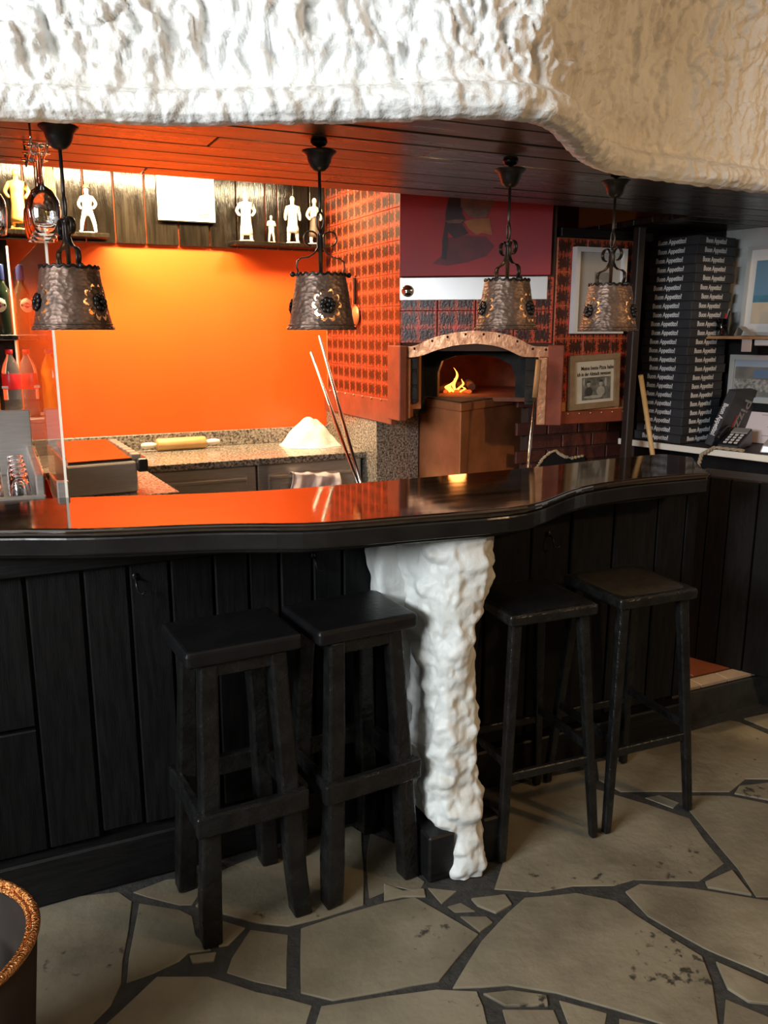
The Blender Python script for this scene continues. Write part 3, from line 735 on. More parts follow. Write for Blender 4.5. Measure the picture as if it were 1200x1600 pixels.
# ================================================================ PENDANT LAMPS
def shade_mesh():
    n, m = 264, 72; zb, zt, rb, rt = 0, .152, .094, .068
    fl = [-PI/2, PI/6, 5*PI/6]; zc = .066
    def hole(th, z):
        for f in fl:
            d = (th-f+PI) % (2*PI)-PI; r = rb+(rt-rb)*z/zt; x = d*r; y = z-zc
            if abs(x) > .06: continue
            R2 = math.hypot(x, y); a = math.atan2(y, x)
            k = round(a/(2*PI/10)); da = a-k*2*PI/10
            cx = R2*math.cos(da)-.0345; cy = R2*math.sin(da)
            w = 1.25 if y < 0 else .75
            # crescent: outer petal minus inner petal
            if (cx/.0105)**2+(cy/(.0080))**2 < 1 and ((cx+(.0055 if y >= 0 else .0095))/.0105)**2+(cy/.0080)**2 > 1: return True
        return False
    mb = MB()
    for side in (0, 1):
        dr = -.0012*side; base = len(mb.v)
        vs = []
        for j in range(m+1):
            z = zt*j/m; r = rb+(rt-rb)*z/zt+dr
            for i in range(n): 
                th = 2*PI*i/n; q = noise.noise(Vector((math.cos(th)*5, math.sin(th)*5, z*45)))*.0012
                vs.append((math.cos(th)*(r+q), math.sin(th)*(r+q), z))
        fs = []
        for j in range(m):
            for i in range(n):
                if hole(2*PI*(i+.5)/n, zt*(j+.5)/m): continue
                f = (j*n+i, j*n+(i+1) % n, (j+1)*n+(i+1) % n, (j+1)*n+i)
                fs.append(f if side == 0 else f[::-1])
        mb.add(vs, fs, True)
    return mb
def make_lamp(label, loc, rz):
    t = thing('pendant_lamp', label, 'lamp', loc, rz, 'hammered metal lamps hanging over the bar')
    sh = shade_mesh().build('shade', iron, t, local=True)
    rim = MB()
    rim.tube([(math.cos(a)*.0955, math.sin(a)*.0955, .004+.0015*math.sin(a*24)) for a in [2*PI*i/120 for i in range(120)]], .0032, 6, True)
    rim.tube([(math.cos(a)*.0935, math.sin(a)*.0935, .014) for a in [2*PI*i/72 for i in range(72)]], .0016, 6, True)
    rim.build('rim', iron, sh, local=True)
    tr = MB().tube([(math.cos(a)*.0685, math.sin(a)*.0685, .150+.003*math.sin(a*20)) for a in [2*PI*i/120 for i in range(120)]], .0032, 6, True)
    tr.build('top_rim', iron_dark, sh, local=True)
    for fa in (-PI/2, PI/6, 5*PI/6):
        mb = MB()
        for k in range(8):
            a = 2*PI*k/8+.2
            mb.ball((math.cos(a)*.0145, 0, math.sin(a)*.0145), (.0085, .005, .0085), 10, 6)
        mb.ball((0, -.004, 0), (.0065, .006, .0065), 10, 6)
        mb.xf(Matrix.Rotation(fa+PI/2, 4, 'Z') @ Matrix.Translation((0, -.0865, .066)) @ Matrix.Rotation(math.radians(-9.7), 4, 'X'))
        mb.build('rosette', iron_dark, sh, local=True)
    # crossbar and scrolls
    MB().tube([(-.078, 0, .150), (.078, 0, .150)], .004, 8).ball((-.08, 0, .150), .0075, 10, 6).ball((.08, 0, .150), .0075, 10, 6).build('cross_bar', iron_dark, t, local=True)
    for s in (-1, 1):
        pts = [(s*.062, 0, .152), (s*.068, 0, .168), (s*.066, 0, .186), (s*.054, 0, .194), (s*.034, 0, .197), (s*.018, 0, .207), (s*.008, 0, .222)]
        for i in range(13):
            a = PI+.35-(i/12)*5.0
            pts.append((s*(.027+.0195*math.cos(a)), 0, .246+.0195*math.sin(a)))
        # flat forged strip: wide across, thin in the scroll plane
        path = [Vector(p) for p in pts]; mb = MB()
        mb.tube(path, .0075, 8, flat=(.95, .3))
        mb.build('scroll', iron_dark, t, local=True)
    MB().lathe([(.006, .15), (.006, .255), (.0075, .258), (.0045, .262), (.0045, .268)], 12).build('stem', iron_dark, t, local=True)
    lk = [(.0095*math.cos(a), 0, .292+.024*math.sin(a)) for a in [2*PI*i/24 for i in range(24)]]
    MB().tube(lk, .003, 8, True).build('link', iron_dark, t, local=True)
    MB().lathe([(.004, .313), (.0045, .33), (.0042, .425)], 10).build('rod', iron_dark, t, local=True)
    MB().lathe([(.006, .420), (.016, .423), (.025, .432), (.031, .446), (.034, .458), (.042, .466), (.0465, .470), (.0465, .473), (.038, .473), (.026, .469), (.008, .468)], 32).build('ceiling_bell', iron_dark, t, local=True)
    MB().lathe([(.006, .466), (.006, .482), (.018, .486), (.023, .494), (.023, .500)], 20).build('ceiling_knob', iron_dark, t, local=True)
    MB().lathe([(.011, .152), (.013, .13), (.013, .105), (.010, .10)], 16).build('socket', iron_dark, t, local=True)
    MB().ball((0, 0, .068), (.026, .026, .034), 20, 14).build('bulb', bulb_m, t, local=True)
    return t
L0 = make_lamp('hammered iron pendant lamp with shade at the far left near the hanging glasses', (.194, 2.25, 1.60), math.radians(-75))
clone(L0, (.855, 2.25, 1.60), math.radians(-9), 'hammered iron pendant lamp with its flower cut-out facing the viewer')
clone(L0, (1.470, 2.25, 1.60), math.radians(-93), 'brown pendant lamp hanging in front of the oven and steel plate')
clone(L0, (1.873, 2.25, 1.595), math.radians(-90), 'copper-toned pendant lamp furthest right, in front of the white frame')

# ================================================================ KITCHEN WORKTOP AND UNDERCABINETS
o = thing('granite_worktop', 'granite worktop with upstand along the orange wall', 'worktop', (1.2, 4.4, .9))
MB().box(.56, 1.815, 4.12, 4.715, .915, .95).build('slab', granite, o, .003)
MB().box(-.2, .56, 4.12, 4.715, .915, .95).build('slab', granite, o, .003)
MB().box(-.2, 1.815, 4.690, 4.722, .9505, 1.035).build('upstand', granite, o, .002)
for i, (a, b) in enumerate(((.62, 1.20), (1.21, 1.80))):
    c = thing('steel_cabinet', ['brushed steel undercounter cabinet left of the hanging cloth', 'brushed steel undercounter cabinet with a cloth over its door'][i], 'cabinet', ((a+b)/2, 4.4, PLAT), group='steel undercounter cabinets')
    MB().box(a, b, 4.16, 4.68, PLAT, .912).build('body', steel, c, .004)
    d = MB().box(a+.05, b-.05, 4.135, 4.158, PLAT+.08, .86).build('door', steel, c, .014, 3)
    MB().box(a+.11, b-.11, 4.128, 4.1345, PLAT+.14, .80).build('door_panel', steel, d, .003)
    MB().box(a+.06, b-.06, 4.118, 4.134, .835, .855).build('handle', steel, d, .005, 2)
# lower granite return with steel front, left
o = thing('granite_return', 'short granite counter jutting out left below the prep table', 'counter', (.45, 3.75, PLAT))
MB().prism([(.20, 3.36), (.655, 3.40), (.612, 4.115), (.20, 4.115)], .905, .948).build('slab', granite, o, .003)
MB().prism([(.22, 3.40), (.63, 3.44), (.60, 4.11), (.22, 4.11)], PLAT, .904).build('base', steel, o, .004)
MB().box(.545, .565, 3.375, 3.39, .86, .93).build('catch', steel, o, .003)
# prep table with reflective lid
o = thing('prep_cooler', 'stainless prep cooler with shiny lid and black handle behind the bar', 'cooler', (.37, 3.7, .95))
MB().hexa([(.225, 3.43, .9495), (.50, 3.46, .9495), (.47, 4.08, .9495), (.225, 4.08, .9495)], [(.225, 3.43, 1.075), (.50, 3.46, 1.075), (.47, 4.08, 1.075), (.225, 4.08, 1.075)]).build('body', steel, o, .006)
mirror = mat('polished_lid', (.75, .72, .70), rough=.06, metal=1)
MB().hexa([(.235, 3.46, 1.0755), (.485, 3.485, 1.0755), (.455, 4.06, 1.0755), (.235, 4.06, 1.0755)], [(.235, 3.46, 1.088), (.485, 3.485, 1.088), (.455, 4.06, 1.100), (.235, 4.06, 1.100)]).build('lid', mirror, o, .003)
MB().box(.502, .545, 3.46, 3.58, 1.03, 1.085).build('handle', plastic_black, o, .008, 2)
for k in range(7):
    MB().hexa([(.487-.004*k, 3.50+.08*k, 1.0755), (.520-.004*k, 3.50+.08*k, 1.0755), (.520-.004*k, 3.56+.08*k, 1.0755), (.487-.004*k, 3.56+.08*k, 1.0755)], [(.485-.004*k, 3.498+.08*k, 1.10), (.522-.004*k, 3.498+.08*k, 1.10), (.522-.004*k, 3.562+.08*k, 1.10), (.485-.004*k, 3.562+.08*k, 1.10)]).build('pan', steel, o, .003)
# rolling pin
o = thing('rolling_pin', 'wooden rolling pin lying on the granite worktop', 'rolling pin', (.91, 4.61, .9855), math.radians(2))
rr = Matrix.Rotation(PI/2, 4, 'Y')
MB().lathe([(.0, -.137), (.030, -.135), (.034, -.128), (.034, .128), (.030, .135), (0, .137)], 20).xf(rr).build('roller', wood_light, o, local=True)
for s in (-1, 1):
    MB().lathe([(0, .136), (.010, .137), (.016, .16), (.017, .19), (.012, .215), (0, .22)], 14).xf(Matrix.Rotation(s*PI/2, 4, 'Y')).build('grip', fig_white, o, local=True)
# flour heap
def heap(s, t):
    th = 2*PI*s; r = t
    h = .155*max(0, 1-r**2.0)**1.35
    n = noise.noise(Vector((math.cos(th)*r*3, math.sin(th)*r*3, 2)))
    return Vector((1.625+math.cos(th)*r*(.175+.03*n*r), 4.50+math.sin(th)*r*(.165+.02*n*r), .951+h*(1+.15*n)))
mb = MB().grid(heap, 60, 26, True)
tag(mb.build('flour_heap', flour_m), 'bright white heap of flour in the worktop corner', 'flour', kind='stuff')
# hanging cloth
o = thing('kitchen_cloth', 'crumpled lilac kitchen cloth draped over the steel cabinet door', 'cloth', (1.50, 4.11, .75))
def cloth(s, t):
    u = 1.36+.27*s; fold = math.sin(s*15+t*3)*.012+math.sin(s*31)*.005
    if t < .3: v = 4.13-.03*t/.3; z = .868-.01*abs(math.sin(s*9))-(0 if t > .1 else .02)
    else: v = 4.10+fold-.015; z = .868-(t-.3)*(.17+.05*math.sin(s*5+1))-.035*s*s
    return Vector((u+.02*math.sin(t*4), v, z-.02*s))
ob = MB().grid(cloth, 50, 30).build('drape', cloth_m, o); m = ob.modifiers.new('solid', 'SOLIDIFY'); m.thickness = .004

# ================================================================ PIZZA OVEN
FA, FD, FN = Vector((1.82, 3.72)), Vector((.819, -.573)), Vector((.573, .819))
def F(d, n, z): q = FA+FD*d+FN*n; return Vector((q.x, q.y, z))
FM = Matrix(((FD.x, FN.x, 0, FA.x), (FD.y, FN.y, 0, FA.y), (0, 0, 1, 0), (0, 0, 0, 1)))
FROT = math.atan2(FD.y, FD.x)
OV = thing('pizza_oven', 'tiled pizza oven with copper arch, copper base and a fire inside', 'oven', (2.1, 3.7, 0))
# hood core (grout coloured), pieces between tiles show as joints
MB().box(1.824, 1.95, 3.74, 4.72, 1.21, 2.62).build('hood_core', tile_grout, OV)
MB().box(.01, .732, .004, .10, 1.50, 2.62, FM).build('hood_core', mortar, OV)
MB().box(2.43, 2.895, 3.306, 3.42, 1.21, 2.02).build('hood_core', tile_grout, OV)
MB().box(2.86, 2.895, 3.421, 3.70, 1.16, 2.02).build('side_panel', dark_post, OV)
tm = MB().box(-.0845, .0845, 0, .006, -.075, .075).mesh('tile', tile_m)
rows = [1.331, 1.484, 1.637, 1.790, 1.943, 2.096, 2.249, 2.402]
for r, z in enumerate(rows):
    for c in range(6):              # left flank, facing -u
        v = 4.70-.086-.172*c
        if v-.086 < 3.70: 
            continue
        link('tile', tm, OV, .0012, loc=Vector((1.818, v, z))-wloc(OV), rot=(0, 0, -PI/2))
    z0 = z
    # narrow closing tile at the front arris
nm = MB().box(-.062, .062, 0, .006, -.075, .075).mesh('tile', tile_m)
for z in rows: link('tile', nm, OV, .0012, loc=Vector((1.818, 3.776, z))-wloc(OV), rot=(0, 0, -PI/2))
fm = MB().box(-.0885, .0885, 0, .006, -.075, .075).mesh('tile', tile_m)
for z in (1.637-.0, 1.790):
    for c in range(4):
        p = F(.0915+.183*c, -.002, z-.023)
        link('tile', fm, OV, .0012, loc=p-wloc(OV), rot=(0, 0, FROT))
pm = MB().box(-.054, .054, 0, .006, -.075, .075).mesh('tile', tile_m)
for z in rows[:5]:
    for c in range(2): link('tile', tm, OV, .0012, loc=Vector((2.427+.087+.172*c, 3.300, z))-wloc(OV))
    link('tile', pm, OV, .0012, loc=Vector((2.427+.002+.344+.0565, 3.300, z))-wloc(OV))
# front facet tiles right above the arch (pieces cut to it)
for c in range(4):
    d0, d1 = .183*c+.003, .183*(c+1)-.003
    arch_o = [(-.01, 1.522), (.074, 1.522), (.12, 1.545), (.174, 1.567), (.267, 1.588), (.359, 1.597), (.46, 1.590), (.542, 1.574), (.60, 1.546), (.64, 1.524), (.74, 1.522)]
    zz = [max(interp(arch_o, d0+(d1-d0)*i/5)-.02, 1.50) for i in range(6)]
    poly = [(d0+(d1-d0)*i/5, zz[i]) for i in range(6)]+[(d1, 1.536), (d0, 1.536)]
    if max(zz) > 1.533: continue
    mb = MB(); n = len(poly)
    mb.add([F(x, -.002, z) for x, z in poly]+[F(x, .004, z) for x, z in poly], [list(range(n)), list(range(n, 2*n))[::-1]]+[((i+1) % n, i, n+i, n+(i+1) % n) for i in range(n)])
    mb.build('tile', tile_m, OV)
# trims
MB().box(1.802, 1.83, 3.78, 4.72, 1.13, 1.255).build('flank_trim', red_trim, OV, .004)
MB().box(2.46, 2.895, 3.282, 3.31, 1.15, 1.212).build('right_trim', red_trim, OV, .004)
rv = MB().ball((0, 0, 0), (.007, .005, .007), 8, 6).mesh('rivet', copper_bright)
for k in range(6): link('rivet', rv, OV, loc=Vector((2.52+.068*k, 3.282, 1.200))-wloc(OV))
for k in range(7): link('rivet', rv, OV, loc=Vector((1.802, 3.9+.12*k, 1.247))-wloc(OV))
MB().box(1.79, 1.83, 3.66, 3.80, 1.16, 1.525).build('corner_jamb', red_trim, OV, .004)
MB().box(-.02, .055, -.012, .10, 1.17, 1.465, FM).build('corner_jamb', copper, OV, .004)
MB().box(.715, .79, -.03, .06, 1.15, 1.53, FM).build('corner_jamb', red_trim, OV, .004)
MB().box(.672, .716, -.03, .05, 1.15, 1.475, FM).build('corner_jamb', copper_bright, OV, .004)
# arch band of riveted copper sheet
ao = smooth_tab([(-.02, 1.522), (.074, 1.522), (.12, 1.545), (.174, 1.567), (.267, 1.588), (.359, 1.597), (.46, 1.590), (.542, 1.574), (.60, 1.546), (.64, 1.524), (.735, 1.522)], -.012, .73, 60, .02)
ai = smooth_tab([(-.02, 1.467), (.075, 1.469), (.12, 1.480), (.175, 1.502), (.268, 1.527), (.376, 1.536), (.46, 1.527), (.514, 1.512), (.56, 1.490), (.591, 1.474), (.735, 1.472)], -.012, .73, 60, .02)
mb = MB(); n = len(ao)
for n0, n1 in ((-.014, .02),):
    vs = [F(x, n0, z) for x, z in ao]+[F(x, n0, z) for x, z in ai]+[F(x, n1, z) for x, z in ao]+[F(x, n1, z) for x, z in ai]
    fs = []
    for i in range(n-1):
        fs += [(i, i+1, n+i+1, n+i)[::-1], (2*n+i, 2*n+i+1, i+1, i)[::-1], (n+i, n+i+1, 3*n+i+1, 3*n+i)[::-1]]
    fs += [(0, n, 3*n, 2*n), (n-1, 3*n-1, 4*n-1, 2*n-1)]
    mb.add(vs, fs)
band = mb.build('arch_band', copper_bright, OV)
rv2 = MB().ball((0, 0, 0), (.0065, .005, .0065), 8, 6).mesh('rivet', iron_dark)
for i in (1, 7, 14, 20, 27, 34, 40, 47, 53, 58):
    link('rivet', rv2, band, loc=F(ao[i][0], -.014, ao[i][1]-.014)-wloc(OV))
# steel plate with knob, maroon canvas above
pl = MB().box(.0, .70, -.010, .004, 1.740, 1.845, FM).build('steel_plate', steel_plain, OV, .002)
kb = MB().lathe([(.028, 0), (.028, .012), (.025, .018), (.0, .019)], 28).xf(Matrix.Rotation(PI/2, 4, 'X')).mesh('knob', chrome)
link('knob', kb, pl, loc=F(.038, -.010, 1.783)-wloc(OV), rot=(0, 0, FROT))
# niche: soot walls, roof following the arch, hearth
MB().box(.012, .085, .02, .46, 1.24, 1.475, FM).build('niche_side', soot, OV, .006)
MB().box(.612, .73, .02, .46, 1.24, 1.475, FM).build('niche_side', soot, OV, .006)
for k, (q0, q1) in enumerate(((1.26, 1.325), (1.333, 1.40), (1.408, 1.468))):
    MB().box(.02, .088, .012, .022, q0, q1, FM).build('brick', soot, OV, .003)
    MB().box(.612, .70, .012, .022, q0, q1, FM).build('brick', soot, OV, .003)
def roof(s, t):
    x = .02+.70*s; return F(x, .018+.44*t, interp(ai, x)+.002)
MB().grid(roof, 40, 6).build('niche_roof', soot, OV)
MB().box(.012, .73, .018, .46, 1.545, 1.62, FM).build('niche_lintel', soot, OV)
# inner mouth plate with opening
mo = [(.155, 1.255), (.155, 1.38), (.175, 1.44), (.25, 1.468), (.35, 1.475), (.46, 1.462), (.535, 1.425), (.56, 1.36), (.56, 1.255)]
outer = [(-.04, 1.255), (-.04, 1.40), (-.04, 1.6), (.2, 1.6), (.35, 1.6), (.5, 1.6), (.74, 1.6), (.74, 1.36), (.74, 1.255)]
mb = MB()
k = len(mo); vs = [F(x, .30, z) for x, z in mo]+[F(x, .30, z) for x, z in outer]+[F(x, .40, z) for x, z in mo]
mb.add(vs, [(i, i+1, k+i+1, k+i) for i in range(k-1)]+[(i+1, i, 2*k+i, 2*k+i+1) for i in range(k-1)])
mb.build('mouth_plate', soot, OV)
# fire chamber: half dome
def dome(s, t):
    a = PI*2*s; e = t*PI/2
    return F(.36+.46*math.cos(a)*math.cos(e), .80+.42*math.sin(a)*math.cos(e), 1.255+.30*math.sin(e))
mb = MB().grid(dome, 48, 12, True)
mb.f = [f for f in mb.f if not (all(F(0, .385, 0).dot(Vector((FN.x, FN.y, 0))) > mb.v[i].dot(Vector((FN.x, FN.y, 0))) for i in f) and False)]
keep = []
for f in mb.f:
    c = sum((mb.v[i] for i in f), Vector())/4; d = (Vector((c.x, c.y))-FA).dot(FN); x = (Vector((c.x, c.y))-FA).dot(FD)
    if d < .56 and .10 < x < .62: continue
    keep.append(f)
mb.f = keep; mb.s = [True]*len(keep)
mb.build('fire_chamber', fire_brick, OV)
MB().box(.0, .74, .30, 1.22, 1.235, 1.256, FM).build('chamber_floor', fire_brick, OV)
# copper base block with prow, ledge on top
cA, cC, cB = (2.075, 4.10), (2.082, 3.565), (2.76, 3.935)
back = [(2.80, 4.15), (2.2, 4.3)]
base = [cA, cC, cB]+back
MB().prism(base, PLAT, 1.205).build('copper_base', copper, OV, .004)
MB().prism([(cA[0]-.008, cA[1]), (cC[0]-.008, cC[1]-.012), (cB[0]+.004, cB[1]-.012)]+back, 1.2055, 1.247).build('copper_ledge_band', copper, OV, .004)
MB().prism([(cA[0]-.004, cA[1]), (cC[0]-.004, cC[1]-.006), (cB[0], cB[1]-.006)]+back, 1.2475, 1.252).build('hearth_ledge', soot, OV)
# granite flank and front below the tiles
MB().box(1.815, 1.86, 4.02, 4.72, PLAT, 1.128).build('granite_flank', granite, OV, .002)
MB().box(1.815, 2.065, 3.985, 4.02, PLAT, 1.165).build('granite_front', granite, OV, .002)
MB().box(1.86, 3.30, 4.35, 4.5, PLAT, 1.25).build('oven_body', soot, OV)
MB().box(1.835, 2.06, 3.90, 3.985, 1.166, 1.30).build('niche_fill', soot, OV)
# brick base right of the copper block
MB().box(2.60, 3.30, 3.735, 3.80, PLAT, 1.2).build('brick_core', mortar, OV)
bmesh1 = MB().box(-.098, .098, 0, .02, -.034, .034).mesh('brick', brick_red)
for r in range(9):
    for c in range(4):
        u = 2.62+.205*c+(.1 if r % 2 else 0)
        z = .62+.076*r
        if u > 3.32 or (abs(z-.90) < .03 and c < 2 and r % 2 == 1 and False): continue
        link('brick', bmesh1, OV, .003, loc=Vector((u, 3.72, z))-wloc(OV))
# broken hole in the brickwork
hp = [(2.655, .86), (2.69, .905), (2.735, .935), (2.775, .945), (2.80, .925), (2.84, .905), (2.89, .895), (2.98, .905), (2.99, .80), (2.66, .80)]
mb = MB(); n = len(hp); mb.add([(x, 3.712, z) for x, z in hp]+[(x, 3.719, z) for x, z in hp], [list(range(n))[::-1], list(range(n, 2*n))]+[(i, (i+1) % n, n+(i+1) % n, n+i)[::-1] for i in range(n)])
mb.build('hole_shadow_plate', mat('hole_black', (.002, .002, .002), rough=.9), OV)
rg = MB()
for i in range(7):
    a, b = hp[i], hp[i+1]
    for j in range(4):
        t = j/4; x = a[0]+(b[0]-a[0])*t; z = a[1]+(b[1]-a[1])*t
        rg.ball((x, 3.708, z+.006), (.014, .006, .004+.006*random.random()), 7, 5)
rg.build('hole_torn_rim', mat('torn_ochre_plaster', (.50, .34, .14), (.55, .48, .40), 30, rough=.8), OV)
# fire: logs, embers, flames
FO = thing('oven_fire', 'small wood fire with orange flames inside the oven mouth', 'fire', F(.24, .62, 1.257))
for k, (d, n, a) in enumerate(((.18, .60, .3), (.23, .66, -.5), (.30, .62, 1.2))):
    p = F(d, n, 1.28+.012*k); q = Vector((math.cos(a), math.sin(a), .12))*.09
    MB().tube([p-q, p, p+q], [.02, .022, .018], 8).build('log', log_m, FO)
for k in range(7):
    p = F(.17+.022*k, .56+.02*(k % 3), 1.266); MB().ball(p, (.018, .016, .011), 8, 6).build('ember', ember_m, FO)
def flame(d, n, h, w, lean):
    def fn(s, t):
        r = w*math.sin(PI*min(1, .12+.88*t))**.9*(1-t*.55); c = 2*PI*s
        x = lean*t*t+.012*math.sin(t*7+d*40)
        q = F(d+x, n, 1.262+h*t); return q+Vector((math.cos(c)*r, math.sin(c)*r*.6, 0))
    MB().grid(fn, 12, 14, True).build('flame', flame_m, FO)
flame(.185, .55, .055, .013, .01); flame(.203, .56, .075, .014, .008); flame(.228, .57, .135, .013, -.01); flame(.250, .56, .075, .011, .022); flame(.268, .55, .04, .010, .0)

# maroon canvas on the oven hood
CV = thing('canvas_painting', 'maroon canvas with dark figure and ochre shapes above the oven', 'painting', F(.35, -.005, 1.85))
MB().box(.0, .712, -.022, .001, 1.850, 2.52, FM).build('canvas', canvas_red, CV, .002)
def blob(pts, m, off, nm):
    mb = MB(); n = len(pts); mb.add([F(x, off, z) for x, z in pts]+[F(x, -.0215, z) for x, z in pts], [list(range(n)), list(range(n, 2*n))[::-1]]+[((i+1) % n, i, n+i, n+(i+1) % n) for i in range(n)])
    mb.build(nm, m, CV)
def pF(px, py):
    u, v, Z = ray(px, py); t = (FA.dot(FN)-.022)/(u*FN.x+v*FN.y); return ((Vector((u*t, v*t))-FA).dot(FD), CAM_H+Z*t)
Zr = lambda *p: [pF(600+x*.25, 250+y*.25) for x, y in p]
blob(Zr((370,490),(520,470),(640,480),(690,540),(640,600),(520,640),(400,660),(300,650),(360,600)), paint_plum, -.0225, 'painted_shadow')
blob(Zr((430,120),(500,160),(490,330),(510,370),(490,400),(530,460),(440,490),(400,450),(390,620),(360,620),(365,500),(385,380),(385,330),(405,230)), paint_dark, -.0231, 'painted_coat')
blob(Zr((480,160),(690,150),(700,250),(640,360),(560,365),(520,340),(480,290)), paint_flesh, -.0234, 'painted_hide')
blob(Zr((500,385),(560,368),(660,365),(678,470),(610,455),(580,468),(530,430)), paint_ochre, -.0237, 'painted_cloth')
blob(Zr((385,380),(450,370),(500,375),(480,395),(400,395)), paint_flesh, -.0240, 'painted_hand')

# ---- things on and by the oven
def leaning(name, label, cat, p0, p1, parts, group=None):
    """a long tool from p0 (bottom) to p1 (top); parts = (name, radius, t0, t1, material)"""
    p0 = Vector(p0); p1 = Vector(p1); t = thing(name, label, cat, p0, group=group)
    for nm, r, a, b, m in parts:
        MB().tube([p0.lerp(p1, a), p0.lerp(p1, (a+b)/2), p0.lerp(p1, b)], r, 10).build(nm, m, t)
    return t
def on_v(px, py, V): 
    u, v, Z = ray(px, py); t = V/v; return Vector((u*t, V, CAM_H+Z*t))
b1 = on_v(557, 750, 3.5); t1 = on_v(516, 553, 3.5); t1b = on_v(530, 526, 3.5); b2 = on_v(562, 750, 3.5)
ext = lambda b, t: b+(b-t)*((b.z-PLAT)/(t.z-b.z))
t1.y += .25; t1b.y += .25
leaning('peel_handle', 'shorter steel peel pole leaning left of its twin before the worktop', 'pole', ext(b1, t1), t1, [('pole', .0085, 0, 1, chrome)], 'steel peel poles')
leaning('peel_handle', 'longer steel peel pole leaning right of its twin before the worktop', 'pole', ext(b2, t1b), t1b, [('pole', .0085, 0, 1, chrome)], 'steel peel poles')
b3 = on_v(824, 735, 3.18); t3 = on_v(842, 562, 3.18)
leaning('oven_rake', 'thin oven rake with wooden handle leaning by the copper base', 'rake', ext(b3, t3), t3, [('rod', .006, 0, .895, chrome), ('handle', .013, .87, 1, wood_handle)])
b4 = on_v(1019, 706, 3.22); t4 = on_v(1001, 586, 3.22)
o = leaning('broom', 'light wooden broom handle leaning by the pizza box shelf', 'broom', ext(b4, t4), t4, [('handle', .0125, 0, 1, wood_light)])
# pizza cutter hanging on the tiles
o = thing('pizza_cutter', 'pizza cutter with dark handle hanging on the patterned tiles', 'cutter', (1.80, 4.255, 1.68))
MB().box(1.798, 1.812, 4.235, 4.262, 1.735, 1.875).build('handle', plastic_black, o, .005, 2)
MB().box(1.796, 1.800, 4.247, 4.263, 1.735, 1.875).build('handle_rivet_strip', chrome, o, .001)
MB().lathe([(.0, -.0015), (.052, -.0012), (.052, .0012), (0, .0015)], 32).xf(Matrix.Rotation(PI/2, 4, 'Y')).xf(Matrix.Translation((1.806, 4.240, 1.675))).build('wheel', copper, o)
MB().tube([(1.808, 4.25, 1.88), (1.815, 4.25, 1.882)], .004, 6).build('nail', iron_dark, o)

# ---- framed pictures on the right tiled face
def rect_frame(name, label, cat, M, w, h, bw, depth, fm, fillm, bev=.002):
    t = thing(name, label, cat, M @ Vector((0, 0, 0)))
    fr_ = MB()
    fr_.box(-w/2, -w/2+bw, -depth, 0, 0, h, M).box(w/2-bw, w/2, -depth, 0, 0, h, M).box(-w/2+bw, w/2-bw, -depth, 0, 0, bw, M).box(-w/2+bw, w/2-bw, -depth, 0, h-bw, h, M)
    fr_.build('frame', fm, t)
    MB().box(-w/2+bw, w/2-bw, -depth*.4, -.001, bw, h-bw, M).build('sheet', fillm, t)
    return t
def flat(t, M, x0, x1, z0, z1, off, m, nm): return MB().box(x0, x1, -off-.0006, -off, z0, z1, M).build(nm, m, t)
def put_text(t, M, txt, size, x, z, off, m, bold=0, shear=0, name='lettering', sx=1):
    me = text_mesh(txt, size, m, bold, shear=shear)
    o = link(name, me, t)
    o.matrix_local = Matrix.Translation(-wloc(t)) @ M @ Matrix.Translation((x, -off, z)) @ Matrix.Rotation(PI/2, 4, 'X') @ Matrix.Diagonal((sx, 1, 1, 1))
    return o
M1 = Matrix.Translation((2.663, 3.298, 1.583))
t = rect_frame('white_picture_frame', 'white framed print with a small grey photo on dark tiles', 'picture', M1, .30, .396, .022, .035, white_frame, grey_mat_board)
flat(t, M1, -.025, .075, .185, .285, .0145, hill_m, 'small_photo')
flat(t, M1, -.02, .03, .20, .25, .0152, city_m, 'small_photo_detail')
M2 = Matrix.Translation((2.675, 3.298, 1.222)) @ Matrix.Rotation(math.radians(-2.5), 4, 'Y')
t = rect_frame('newspaper_frame', 'wooden framed newspaper clipping with headline and photo of two people', 'picture', M2, .302, .262, .028, .022, wood_frame, paper_news)
put_text(t, M2, 'Meine beste Pizza habe', .026, .022, .196, .0095, ink, .0005, sx=.82)
put_text(t, M2, 'ich in der Altstadt gegessen', .025, .002, .168, .0095, ink, .0005, sx=.74)
flat(t, M2, -.07, .105, .042, .152, .0090, mat('news_photo_grey', (.20, .20, .17), (.08, .08, .07), 40, rough=.6), 'news_photo')
np_l = mat('news_photo_light', (.42, .41, .35), (.3, .29, .25), 30, rough=.6); np_d = mat('news_photo_dark', (.04, .04, .035), rough=.6)
for (x, z, rx, rz_, m) in ((-.03, .118, .011, .014, np_l), (-.03, .130, .012, .007, np_d), (.045, .118, .011, .014, np_l), (.045, .131, .012, .007, np_d), (-.03, .082, .024, .024, np_d), (.045, .082, .027, .024, np_l), (.0, .056, .06, .008, np_l), (-.058, .13, .006, .02, np_l), (.075, .125, .008, .022, np_l)):
    MB().ball((x, -.0098, z), (rx, .0012, rz_), 14, 8).xf(M2).build('news_photo_figure', m, t)
# bracket board on the right tiled face, dark
# ---- dark post beside the tiles
o = MB().box(2.85, 2.893, 3.235, 3.278, PLAT, 2.08).build('door_post', dark_post, None, .004); tag(o, 'dark brown wooden post between the tiles and the pizza boxes', 'post', kind='structure')

